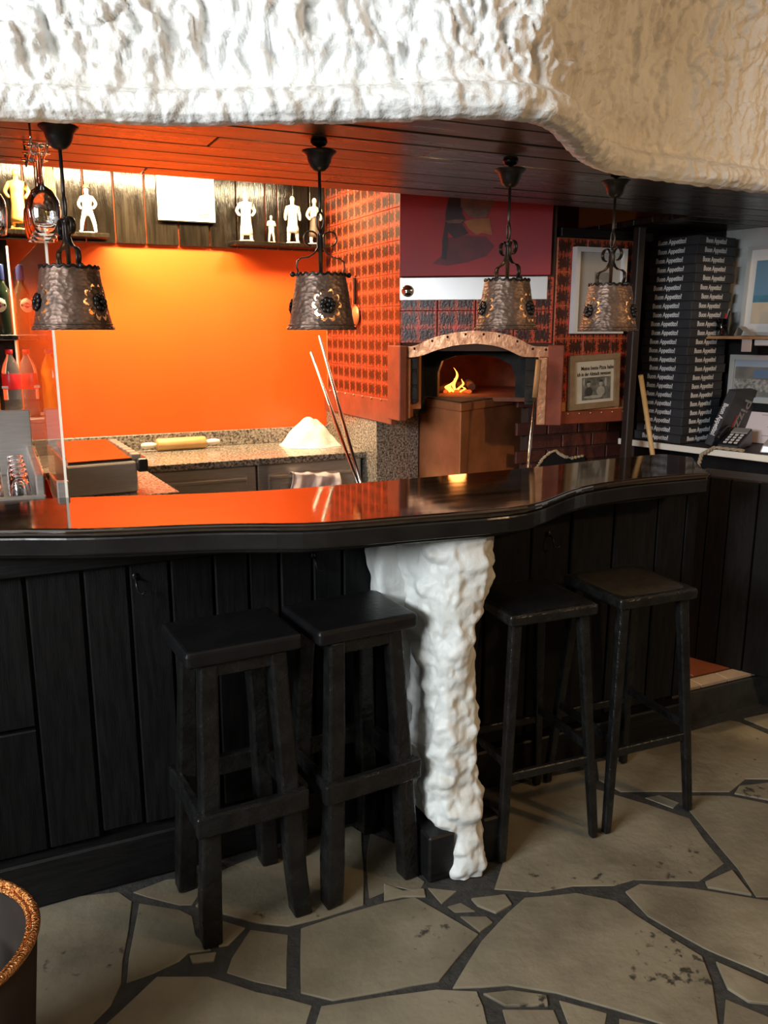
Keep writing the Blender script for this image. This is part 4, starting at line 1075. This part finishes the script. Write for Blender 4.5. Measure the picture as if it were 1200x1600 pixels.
# ================================================================ TILL SHELF, BOXES AND BITS ON THE RIGHT
t = thing('till_shelf', 'dark shelf board with a pale cream front edge under the pizza boxes', 'shelf', R(.5, .2, 1.0))
fixnorm(MB().box(-.02, 1.5, .012, .40, 1.0, 1.028, RM)).build('board', dark_post, t, .002)
fixnorm(MB().box(-.02, 1.5, 0, .0115, .998, 1.0295, RM)).build('edge_strip', white_lacq, t, .002)
fixnorm(MB().box(.02, .05, .05, .39, PLAT, .999, RM)).build('leg_panel', dark_post, t, .002)
# black plank cupboard below
cd = Vector((.11, -.27)).normalized(); cn = Vector((cd.y, -cd.x)); c0 = Vector((2.76, 2.60))
CM = Matrix(((cd.x, -cn.x, 0, c0.x), (cd.y, -cn.y, 0, c0.y), (0, 0, 1, 0), (0, 0, 0, 1)))
t = thing('plank_cupboard', 'black plank cupboard on the raised step at the right', 'cupboard', (2.9, 2.5, PLAT))
wq = [-.10, .012, .10, .215, .33, .45, .57]
for a, b in zip(wq, wq[1:]):
    MB().box(a+.002, b-.002, -.012+random.uniform(-.002, .002), .012, PLAT, .982+random.uniform(-.004, .003), CM).build('plank', black_wood, t, .003)
MB().box(-.10, .57, .013, .16, PLAT, .975, CM).build('carcass', black_wood_h, t)
MB().box(-.09, .57, .013, .20, .976, .985, CM).build('top', dark_post, t, .002)
# dark filler box next to it
# stack of pizza boxes
bx_s = .295
def make_box():
    t = thing('pizza_box', '', 'pizza box', (0, 0, 0), group='black pizza boxes in the tall stack')
    MB().box(-bx_s/2, bx_s/2, -bx_s/2, bx_s/2, 0, .0425).build('carton', card_black, t, .002, local=True)
    lid = MB().box(-bx_s/2-.001, bx_s/2+.001, -bx_s/2-.001, bx_s/2+.001, .036, .0435).build('lid_flap', card_black, t, .0015, local=True)
    MB().box(-.05, .05, -bx_s/2-.0012, -bx_s/2, .0028, .0050).build('tab_slot', ink, t, local=True)
    me = text_mesh('Buon Appetito!', .0335, white_ink, .0009, shear=.06)
    for k, rz in ((0, 0), (1, PI/2)):
        o = link('lettering', me, t)
        o.matrix_local = Matrix.Rotation(rz, 4, 'Z') @ Matrix.Translation((-.01, -bx_s/2-.0008, .0215)) @ Matrix.Rotation(PI/2, 4, 'X') @ Matrix.Diagonal((.80, 1, 1, 1))
    return t
ords = ['topmost', 'second', 'third', 'fourth', 'fifth', 'sixth', 'seventh', 'eighth', 'ninth', 'tenth', 'eleventh', 'twelfth', 'thirteenth', 'fourteenth', 'fifteenth', 'sixteenth', 'seventeenth', 'eighteenth', 'nineteenth', 'twentieth', 'twenty-first', 'twenty-second', 'lowest']
B0 = make_box(); NB = 23
# nearest vertical edge of the stack stands at (3.215, 3.195); the two printed faces look left-front and right-front
BROT = math.radians(-83)
def corner_center(rot, cx, cy):
    # local corner (+,-) is the arris between the two printed faces
    p = Matrix.Rotation(rot, 2) @ Vector((bx_s/2, -bx_s/2)); return cx-p.x, cy-p.y
for k in range(NB):
    lab = ('black pizza box, topmost of the tall stack on the shelf' if k == NB-1 else 'black pizza box, lowest of the tall stack on the shelf' if k == 0 else 'black pizza box, %s from the top of the tall stack' % ords[NB-1-k])
    rot = BROT+random.uniform(-.02, .02)+(.03 if k == NB-1 else 0)
    cx, cy = corner_center(rot, 3.155+random.uniform(-.006, .006)+.0006*k, 3.178+random.uniform(-.006, .006))
    loc = (cx, cy, 1.0295+.0445*k)
    if k == 0: B0.location = loc; B0.rotation_euler = (0, 0, rot); B0['label'] = lab
    else: clone(B0, loc, rot, lab)
# leaning box in front of the stack
t = thing('pizza_box', 'black pizza box leaning upright beside the stack, Pizza lettering on its lid', 'pizza box', (3.26, 3.08, 1.031))
o3 = Vector((3.245, 3.108, 1.0365)); pv_ = Vector((.085, -.05, .275)); qv = Vector((.25, .055, -.004)); wv = pv_.cross(qv).normalized()*-.042
spine = -qv.normalized()
LM = Matrix(((qv.x, wv.x, pv_.x, o3.x), (qv.y, wv.y, pv_.y, o3.y), (qv.z, wv.z, pv_.z, o3.z), (0, 0, 0, 1)))
lean_pts = MB().box(0, 1, 0, 1, 0, 1, LM); lean_pts.build('carton', card_black, t, .003)
# lettering planes on the leaning box: big face looks to -w, spine looks to -q
ql, plen_ = qv.length, pv_.length
qn = qv/ql; pn = pv_/plen_; wn = wv.normalized()
def face_text(txt, size, m, org, xd, yd, bold, sx=1, name='lettering'):
    me = text_mesh(txt, size, m, bold); ob = link(name, me, t); nd = xd.cross(yd).normalized(); yd = nd.cross(xd).normalized()
    ob.matrix_local = Matrix(((xd.x*sx, yd.x, nd.x, org.x), (xd.y*sx, yd.y, nd.y, org.y), (xd.z*sx, yd.z, nd.z, org.z), (0, 0, 0, 1)))
    return ob
base0 = -wloc(t)
face_text('Buon Appetito!', .034, white_ink, base0+o3+pv_*.47+wv*.5-qn*.0012, -pn, (wn if (-pn).cross(wn).dot(-qn) > 0 else -wn), .0009, .8)
fo = base0+o3+qv*.62+pv_*.5+wv+wn*.0012
yd = qn if (-pn).cross(qn).dot(wn) > 0 else -qn
grey_ink = mat('grey_print', (.30, .30, .30), rough=.6)
face_text('Pizza', .105, grey_ink, fo, -pn, yd, .001, .95)
face_text('~', .09, red_ink, fo-qn*.04-pn*.02, -pn, yd, .001, 1.3, 'red_flourish')
# telephone
ph = thing('desk_telephone', 'black desk telephone with pale keys on the till shelf', 'telephone', R(.555, .155, 1.0305), math.radians(206))
MB().hexa([(-.11, -.055, 0), (.11, -.055, 0), (.11, .055, 0), (-.11, .055, 0)], [(-.11, -.05, .085), (.11, -.05, .022), (.11, .05, .022), (-.11, .05, .085)]).build('body', plastic_black, ph, .006, 2, local=True)
MB().hexa([(-.10, -.035, .081), (-.04, -.035, .063), (-.04, .045, .063), (-.10, .045, .081)], [(-.10, -.035, .0865), (-.04, -.035, .0695), (-.04, .045, .0695), (-.10, .045, .0865)]).build('display', plastic_grey, ph, .002, local=True)
km = MB().box(-.009, .009, -.008, .008, 0, .004).mesh('key', white_frame)
for i in range(4):
    for j in range(3): link('key', km, ph, .001, loc=(-.018+.032*i, -.022+.025*j, .0575-.0092*i), rot=(0, .28, 0))
MB().tube([(-.10, -.062, .09), (-.06, -.064, .092), (.04, -.064, .065), (.085, -.062, .043)], [.012, .009, .009, .013], 10).build('handset', plastic_black, ph, local=True)
# card terminal / till keyboard
kb_ = thing('till_keyboard', 'silver till keyboard with dark keys at the right end of the shelf', 'keyboard', R(.80, .17, 1.0305), RROT+math.radians(20))
MB().hexa([(-.10, -.09, 0), (.14, -.09, 0), (.14, .09, 0), (-.10, .09, 0)], [(-.09, -.085, .038), (.14, -.085, .02), (.14, .085, .02), (-.09, .085, .05)]).build('body', silver_frame, kb_, .006, 2, local=True)
km2 = MB().box(-.008, .008, -.008, .008, 0, .005).mesh('key', plastic_black)
for i in range(7):
    for j in range(5): link('key', km2, kb_, .001, loc=(-.055+.026*i, -.058+.03*j, .040-.0032*i+.0015*j), rot=(0, .08, 0))
MB().tube([(-.05, .06, .052), (-.02, .09, .10), (.06, .11, .09), (.10, .12, .02)], .003, 6).build('cable', plastic_black, kb_, local=True)
# rope hanging over the shelf edge
pts = []
for i in range(60):
    s = i/59
    base_ = [R(.68, .012, 1.038), R(.54, -.004, 1.04), R(.485, -.022, 1.0), R(.475, -.03, .93), R(.46, -.035, .90)]
    k = min(3, int(s*4)); f = s*4-k; pts.append(base_[k].lerp(base_[k+1], f))
rp = thing('twisted_rope', 'twisted pale rope hanging over the cream shelf edge', 'rope', R(.5, -.02, .9))
for ph_ in (0, PI):
    MB().tube([p+Vector((math.cos(i*.9+ph_)*.005, math.sin(i*.9+ph_)*.005, math.sin(i*.9+ph_)*.003)) for i, p in enumerate(pts)], .0058, 8).build('strand', rope_m, rp)
# glass shelf with bracket, glass of pens, tent card
t = thing('glass_shelf', 'thin wall shelf with a steel bracket above the city photograph', 'shelf', R(.6, .35, 1.56))
fixnorm(MB().box(.28, 1.4, .19, .40, 1.560, 1.568, RM)).build('pane', glass, t, .001)
fixnorm(MB().box(.28, 1.4, .183, .1895, 1.556, 1.570, RM)).build('edge_strip', wood_handle, t, .001)
fixnorm(MB().box(.52, .57, .20, .208, 1.495, 1.5595, RM)).build('bracket', silver_frame, t, .002)
o = thing('pen_glass', 'drinking glass holding pens on the wall shelf', 'glass', R(.385, .25, 1.5705))
MB().lathe([(.0, 0), (.027, 0), (.031, .085), (.0285, .085), (.0255, .006), (0, .006)], 24, c=R(.385, .25, 1.5705)).build('tumbler', glass, o)
for k, (m, dx) in enumerate(((plastic_red, .016), (plastic_black, .03), (silver_frame, .022))):
    MB().tube([R(.385, .25, 1.58), R(.385+dx, .25+.006*k, 1.68+.012*k)], .0038, 8).build('pen', m, o)
o = thing('tent_card', 'small grey folded tent card standing on the wall shelf', 'card', R(.50, .26, 1.5705))
a0, a1 = R(.455, .24, 1.571), R(.455, .31, 1.571); b0_, b1_ = R(.535, .24, 1.571), R(.535, .31, 1.571); t0, t1_ = R(.475, .24, 1.615), R(.475, .31, 1.615)
mb = MB().add([a0, a1, t0, t1_, b0_, b1_], [(0, 1, 3, 2), (2, 3, 5, 4)]); ob = mb.build('card', grey_mat_board, o); mm = ob.modifiers.new('solid', 'SOLIDIFY'); mm.thickness = .0015
def rframe_matrix(a, b, z, tilt=0):
    q = R(a, b, z)   # x axis towards the viewer (+a) mirrored so that the front looks out of the wall
    return Matrix(((RA.x, RB.x, 0, q.x), (RA.y, RB.y, 0, q.y), (0, 0, 1, q.z), (0, 0, 0, 1))) @ Matrix.Rotation(tilt, 4, 'X')
M3 = rframe_matrix(.66, .405, 1.5705, math.radians(-3))
t = rect_frame('beach_photo', 'large framed beach photograph with blue sky standing on the wall shelf', 'picture', M3, .52, .44, .018, .018, silver_frame, paper)
flat(t, M3, -.21, .21, .20, .37, .0085, sky_m, 'photo_sky'); flat(t, M3, -.21, .21, .165, .2, .0086, sea, 'photo_sea'); flat(t, M3, -.21, .21, .06, .165, .0087, sand, 'photo_sand')
o = thing('white_card', 'white blank card leaning before the beach photograph', 'card', R(.68, .33, 1.5705))
M3b = rframe_matrix(.72, .36, 1.5705, math.radians(-5))
MB().box(-.15, .15, -.003, 0, 0, .135, M3b).build('sheet', paper, o)
M4 = rframe_matrix(.60, .398, 1.235)
t = rect_frame('city_photo', 'silver framed photograph of a town by a lake below the wall shelf', 'picture', M4, .46, .24, .026, .02, silver_frame, photo_sky2)
flat(t, M4, -.20, .20, .150, .180, .0086, hill_m, 'photo_hills'); flat(t, M4, -.10, .20, .125, .168, .0092, lake_m, 'photo_lake'); flat(t, M4, -.20, .20, .09, .150, .0089, hill_m, 'photo_shore'); flat(t, M4, -.20, .20, .055, .118, .0096, city_m, 'photo_town'); flat(t, M4, -.20, .20, .03, .06, .0095, hill_m, 'photo_trees')
o = thing('pink_notice', 'pale pink printed notice leaning against the wall behind the keyboard', 'notice', R(.6, .39, 1.0305))
M5 = rframe_matrix(.62, .392, 1.0305, math.radians(-4)); MB().box(-.17, .17, -.003, 0, 0, .165, M5).build('sheet', paper_pink, o)
for k, (w_, z) in enumerate(((.12, .145), (.04, .10), (.05, .085), (.10, .04))): flat(o, M5, -.0-w_/2, w_/2, z-.002, z+.002, .0032, mat('faint_print', (.45, .36, .37), rough=.7), 'print_line')
o = MB().lathe([(.0, 0), (.075, 0), (.085, .10), (.08, .10), (.072, .006), (0, .006)], 28, c=(3.12, 2.37, .986)).build('blue_tub', blue_tub_m); tag(o, 'blue plastic tub at the right edge on the cupboard', 'tub')
o = fixnorm(MB().box(.575, .70, .215, .33, 1.525, 1.555, RM)).build('router_box', white_frame, None, .006, 2); tag(o, 'small white electrical box mounted under the wall shelf', 'box')

# ================================================================ BACK WALL SHELVES AND FIGURINES
def ledge(label, a, b, zz):
    o = MB().box(a, b, 4.575, 4.699, zz-.022, zz).build('wall_ledge', plank_gloss, None, .003); return tag(o, label, 'shelf')
ledge('black ledge shelf carrying four pale chef figurines', 1.25, 1.80, 2.072)
ledge('black ledge shelf at the left carrying the posing figurines', .08, .60, 2.078)
def figurine(label, loc, h, coat, skin, rz=0, robe=.0, arms='hips', legs_m=None, hat=False, legs_apart=.022):
    """small standing statue; body grown with a Skin modifier around a joint skeleton"""
    t = thing('figurine', label, 'figurine', loc, rz, 'figurines on the wall ledges')
    k = h/.25
    J = [(0, 0, .118), (0, 0, .150), (0, 0, .185), (0, 0, .203), (0, 0, .228)]
    E_ = [(0, 1), (1, 2), (2, 3), (3, 4)]; Rr = [.024, .023, .026, .009, .0155]
    for s in (-1, 1):
        b = len(J)
        if arms == 'hips': A = [(s*.030, 0, .190), (s*.050, .004, .155), (s*.030, -.010, .128)]
        elif arms == 'front': A = [(s*.030, 0, .190), (s*.040, -.006, .155), (s*.012, -.026, .160)]
        else: A = [(s*.030, 0, .190), (s*.040, 0, .152), (s*.040, -.006, .118)]
        J += A; E_ += [(2, b), (b, b+1), (b+1, b+2)]; Rr += [.013, .011, .009]
        b = len(J); J += [(s*legs_apart*.6, 0, .100), (s*legs_apart, -.002, .055), (s*legs_apart*1.15, 0, .012), (s*legs_apart*1.3, -.022, .007)]
        E_ += [(0, b), (b, b+1), (b+1, b+2), (b+2, b+3)]; Rr += [.017, .014, .010, .008]
    me = bpy.data.meshes.new('body'); me.from_pydata([(x*k, y*k, z*k) for x, y, z in J], E_, []); me.materials.append(coat)
    o = bpy.data.objects.new('body', me); COL.objects.link(o); o.parent = t
    sk = o.modifiers.new('skin', 'SKIN'); sk.use_smooth_shade = True
    for i, v in enumerate(me.skin_vertices[0].data): v.radius = (Rr[i]*k, Rr[i]*k*.85); v.use_root = (i == 0)
    sb = o.modifiers.new('sub', 'SUBSURF'); sb.levels = 1; sb.render_levels = 1
    MB().ball((0, -.001*k, .232*k), (.0135*k, .0155*k, .018*k), 12, 8).build('head', skin, t, local=True)
    if robe: MB().lathe([(.034*k, robe*k), (.033*k, (robe+.02)*k), (.027*k, .10*k), (.026*k, .135*k), (.020*k, .15*k)], 20).build('apron', legs_m or coat, t, local=True)
    if hat: MB().lathe([(.022*k, .240*k), (.022*k, .244*k), (.014*k, .247*k), (.013*k, .258*k), (0, .260*k)], 16).build('hat', fig_dark, t, local=True)
    MB().lathe([(.040*k, 0), (.040*k, .004*k), (.036*k, .006*k)], 20).build('base', coat, t, local=True)
    return t
figurine('tall cream chef figurine in a long apron, leftmost on the right ledge', (1.325, 4.62, 2.073), .255, fig_white, fig_white, math.radians(-15), .035, 'hips')
figurine('small cream child figurine between the two tall chefs', (1.470, 4.63, 2.073), .145, ochre_plaster, ochre_plaster, 0, 0, 'front')
figurine('cream chef figurine in a knee-length coat beside the child figurine', (1.592, 4.62, 2.073), .252, fig_white, fig_white, math.radians(-10), .06, 'down')
figurine('figurine in white shirt and dark apron behind the second lamp', (1.722, 4.62, 2.073), .25, fig_white, fig_white, math.radians(10), .04, 'hips', fig_dark)
figurine('white shirted figurine with legs apart beside the left lamp', (.507, 4.63, 2.079), .225, fig_white, ochre_plaster, math.radians(-20), 0, 'hips', None, True, .034)
figurine('golden figurine behind the hanging wine glasses', (.185, 4.63, 2.079), .285, fig_gold, fig_gold, math.radians(-10), .03, 'hips')
o = thing('straw_bundle', 'small dried straw bundle hanging on the dark boards', 'bundle', (.34, 4.68, 2.2))
for k in range(22):
    a = random.uniform(-1, 1); b = random.uniform(-.5, .5)
    MB().tube([(.345+a*.006, 4.685, 2.44), (.345+a*.02, 4.675+b*.01, 2.34), (.335+a*.036, 4.672+b*.014, 2.22)], [.003, .0045, .002], 5).build('stalk', straw, o)
o = thing('white_poster', 'white rectangular poster hanging on the black boards', 'poster', (1.015, 4.69, 2.18))
MB().box(.868, 1.172, 4.682, 4.696, 2.170, 2.43).build('board', paper, o, .001)
MB().box(.868, 1.172, 4.679, 4.6815, 2.165, 2.171).build('lower_edge', iron_dark, o)
for (a, b, z) in ((1.08, 1.105, 2.20), (1.11, 1.14, 2.205), (1.09, 1.14, 2.19)): MB().box(a, b, 4.681, 4.6818, z, z+.006).build('print_mark', wood_frame, o)
for u in (.93, 1.10): MB().box(u-.003, u+.003, 4.68, 4.70, 2.43, 2.62).build('hanger', iron_dark, o)
# kitchen lamps (hidden behind the canopy from here)
for i, (u, v) in enumerate(((.64, 4.36), (1.46, 4.20))):
    o = thing('ceiling_spotlight', ['black kitchen spotlight housing over the worktop middle', 'black kitchen spotlight housing over the flour corner'][i], 'lamp', (u, v, 2.5), group='kitchen spotlights')
    MB().box(u-.52+.38*i, u+.52-.38*i, v-.08, v+.08, 2.435, 2.465).build('housing', iron_dark, o, .004)
    MB().tube([(u, v, 2.465), (u, v, 2.62)], .01, 8).build('stem', iron_dark, o)

# ================================================================ LEFT END: SCREEN, BOTTLES, GLASSES
o = thing('acrylic_screen', 'tall clear acrylic screen standing behind the left end of the bar', 'screen', (.14, 3.2, .95))
sc_a, sc_b = Vector((.168, 2.615)), Vector((.122, 4.27)); dd = (sc_b-sc_a); nn = Vector((-dd.y, dd.x)).normalized()*.003
qs = [(sc_a.x+nn.x, sc_a.y+nn.y), (sc_a.x-nn.x, sc_a.y-nn.y), (sc_b.x-nn.x, sc_b.y-nn.y), (sc_b.x+nn.x, sc_b.y+nn.y)]
mb = MB().hexa([(x, y, .96 if i < 2 else 1.19) for i, (x, y) in enumerate(qs)], [(x, y, 1.86) for x, y in qs])
mb.build('sheet', plexi_m, o)
MB().box(sc_a.x-.0035, sc_a.x+.0035, 2.607, 2.613, .96, 1.862).build('edge_strip', white_lacq, o)
MB().box(sc_a.x-.024, sc_a.x+.010, 2.63, 2.66, .962, 1.155).build('foot_post', steel, o, .003)
# steel glass drainer
o = thing('glass_drainer', 'stainless glass drainer with rim left of the acrylic screen', 'drainer', (-.1, 3.0, PLAT))
MB().box(-.6, .115, 2.72, 3.5, PLAT, 1.05).build('body', steel, o, .006)
MB().box(-.6, .115, 2.72, 2.75, 1.0505, 1.10).build('rim', steel, o, .004); MB().box(.09, .115, 2.75, 3.5, 1.0505, 1.16).build('rim', steel, o, .004)
MB().box(-.6, .115, 3.48, 3.5, 1.0505, 1.30).build('back_rim', steel, o, .004)
tum = [(.030, 0), (.033, .001), (.0335, .03), (.026, .105), (.023, .108), (0, .108), (0, .102), (.022, .101), (.0305, .03), (.030, 0)]
tg = MB().lathe(tum, 24, cap=False).mesh('tumbler', glass)
k = 0
for j in range(5):
    for i in range(3):
        o = link('tumbler', tg, loc=(.045-.082*i, 2.82+.105*j, 1.0515))
        tag(o, 'upturned clear tumbler on the drainer, %s row from the bar, %s' % (['first', 'second', 'third', 'fourth', 'fifth'][j], ['beside the screen', 'in the middle', 'furthest from the screen'][i]), 'glass', 'tumblers on the glass drainer'); k += 1
# bottle shelf
t = thing('bottle_shelf', 'black bottle shelf unit at the far left of the kitchen', 'shelf', (-.15, 4.5, .95))
MB().box(-.5, .118, 4.622, 4.688, 1.04, 2.03).build('back', plank_gloss, t)
MB().box(-.5, .128, 4.32, 4.62, 1.553, 1.578).build('board', plank_gloss, t, .003)
MB().box(-.5, .128, 4.28, 4.62, 1.165, 1.186).build('board', steel, t, .003)
MB().box(-.5, .118, 4.28, 4.30, .951, 1.164).build('steel_front', steel, t, .003)
MB().box(.112, .122, 4.60, 4.618, 1.19, 2.0).build('edge_strip', white_frame, t)
def bottle(name, label, loc, prof, m, cap_m, cap, label_m, lz, extra=None):
    t = thing(name, label, 'bottle', loc, group='bottles on the shelf')
    MB().lathe(prof, 28).build('body', m, t, local=True)
    MB().lathe(cap, 20).build('cap', cap_m, t, local=True)
    if extra: extra(t)
    return t
def verm(t):
    MB().lathe([(.0366, .045), (.0369, .046), (.0369, .085), (.0366, .086)], 28, cap=False).build('lower_label', mat('gold_label', (.65, .36, .14), rough=.4), t, local=True)
    for sgn, rr_, m, off in ((0, .033, mat('cream_label', (.82, .74, .55), rough=.5), .037), (0, .013, red_ink, .0385)):
        MB().lathe([(0, 0), (rr_, 0), (rr_, .001), (0, .001)], 24).xf(Matrix.Rotation(math.radians(-25), 4, 'Z') @ Matrix.Translation((0, -off+.0, .135)) @ Matrix.Rotation(PI/2, 4, 'X')).build('round_label', m, t, local=True)
    MB().box(-.030, .030, -.0395, -.038, .130, .140, Matrix.Rotation(math.radians(-25), 4, 'Z')).build('name_band', ink, t, local=True)
    ob = link('lettering', text_mesh('MARTINI', .0115, white_ink, .0002), t)
    ob.matrix_local = Matrix.Rotation(math.radians(-25), 4, 'Z') @ Matrix.Translation((0, -.0405, .135)) @ Matrix.Rotation(PI/2, 4, 'X')
bottle('vermouth_bottle', 'dark green bottle with round cream label and blue cap on the upper shelf', (.072, 4.42, 1.579), [(0, 0), (.034, 0), (.037, .006), (.037, .175), (.033, .205), (.017, .235), (.0145, .26), (.0145, .275)], green_glass, plastic_blue, [(.0165, .25), (.017, .252), (.017, .318), (.0155, .322), (0, .322)], None, 0, verm)
def cola(t):
    MB().lathe([(.0425, .135), (.0432, .137), (.0432, .205), (.0425, .207)], 28, cap=False).build('wrap_label', plastic_red, t, local=True)
    MB().lathe([(.0412, .004), (.0412, .085), (0, .0852)], 24).build('cola', cola_m, t, local=True)
    MB().box(-.03, .0, -.0445, -.0435, .140, .152, Matrix.Rotation(math.radians(-25), 4, 'Z')).build('label_panel', white_frame, t, local=True)
bottle('cola_bottle', 'half-full clear cola bottle with red cap and label on the lower shelf', (.078, 4.40, 1.187), [(0, 0), (.036, 0), (.042, .012), (.042, .215), (.034, .25), (.018, .283), (.0135, .292), (.0135, .30)], pet_m, plastic_red, [(.0165, .300), (.0165, .322), (0, .322)], None, 0, cola)
bottle('orange_soda_bottle', 'orange soda bottle cut off by the left edge on the lower shelf', (-.022, 4.40, 1.187), [(0, 0), (.036, 0), (.042, .012), (.042, .215), (.034, .25), (.018, .283), (.0135, .292), (.0135, .30)], orange_drink, plastic_blue, [(.0165, .300), (.0165, .322), (0, .322)], None, 0)
# hanging wine glasses
gr_ = thing('glass_rack', 'wire rack for wine glasses screwed under the canopy boards', 'rack', (.14, 2.45, 2.1))
for u in (.135, .172, .012, .048):
    MB().tube([(u, 2.33, 2.099), (u, 2.325, 2.060), (u, 2.33, 2.040), (u, 2.62, 2.040), (u, 2.63, 2.06), (u, 2.63, 2.099)], .0028, 8).build('wire', chrome, gr_)
wg = [(.034, 0), (.0345, -.0015), (.020, -.004), (.0055, -.009), (.0042, -.02), (.004, -.085), (.008, -.095), (.026, -.108), (.038, -.13), (.0415, -.155), (.039, -.185), (.034, -.212), (.0328, -.212), (.0378, -.185), (.0402, -.155), (.0368, -.131), (.025, -.110), (.0, -.100)]
wmesh = MB().lathe(wg, 36, cap=False).mesh('wine_glass', glass)
for i, (u, v, lab) in enumerate(((.1535, 2.36, 'upturned wine glass hanging nearest in the rack beside the left lamp'), (.1535, 2.46, 'upturned wine glass hanging second in the rack beside the left lamp'), (.1535, 2.56, 'upturned wine glass hanging furthest back in the rack beside the left lamp'), (.030, 2.42, 'upturned wine glass cut off by the left edge of the picture'))):
    o = link('wine_glass', wmesh, loc=(u, v, 2.045+.0035)); tag(o, lab, 'wine glass', 'hanging wine glasses')

# ---- copper-rimmed tub at the lower left
tb = on_z(44, 1480, .45); ctr = (tb[0]-.205*.906, tb[1]+.205*.4226)
t = thing('copper_rimmed_tub', 'dark round tub with a wrapped copper rim at the lower left', 'tub', (ctr[0], ctr[1], 0))
MB().lathe([(.0, .02), (.16, 0), (.165, .02), (.206, .44), (.196, .44), (.156, .03), (0, .03)], 48).build('body', tub_brown, t, local=True)
for r, z, q in ((.203, .447, .009), (.190, .443, .006)):
    MB().tube([(math.cos(a)*r, math.sin(a)*r, z) for a in [2*PI*i/96 for i in range(96)]], q, 10, True).build('rim', copper_rim, t, local=True)
o = MB().box(-.10, .09, -.012, .012, 0, .33).build('folded_paper', paper, None, .002); o.location = (ctr[0]-.01, ctr[1]+.01, .04); o.rotation_euler = (0, .1, math.radians(40)); tag(o, 'pale folded paper standing inside the copper-rimmed tub', 'paper')

# ---- dining room lamp on the right, behind the viewer
o = thing('dining_lamp', 'warm dining room lamp with a metal cone shade hanging behind the viewer', 'lamp', (2.9, -.2, 2.25))
MB().lathe([(.16, 2.36), (.10, 2.44), (.03, 2.48), (.028, 2.48), (.095, 2.435), (.155, 2.36)], 32, c=(2.9, -.2, 0), cap=False).build('shade', iron_dark, o)
MB().tube([(2.9, -.2, 2.47), (2.9, -.2, 2.78)], .006, 8).build('rod', iron_dark, o)
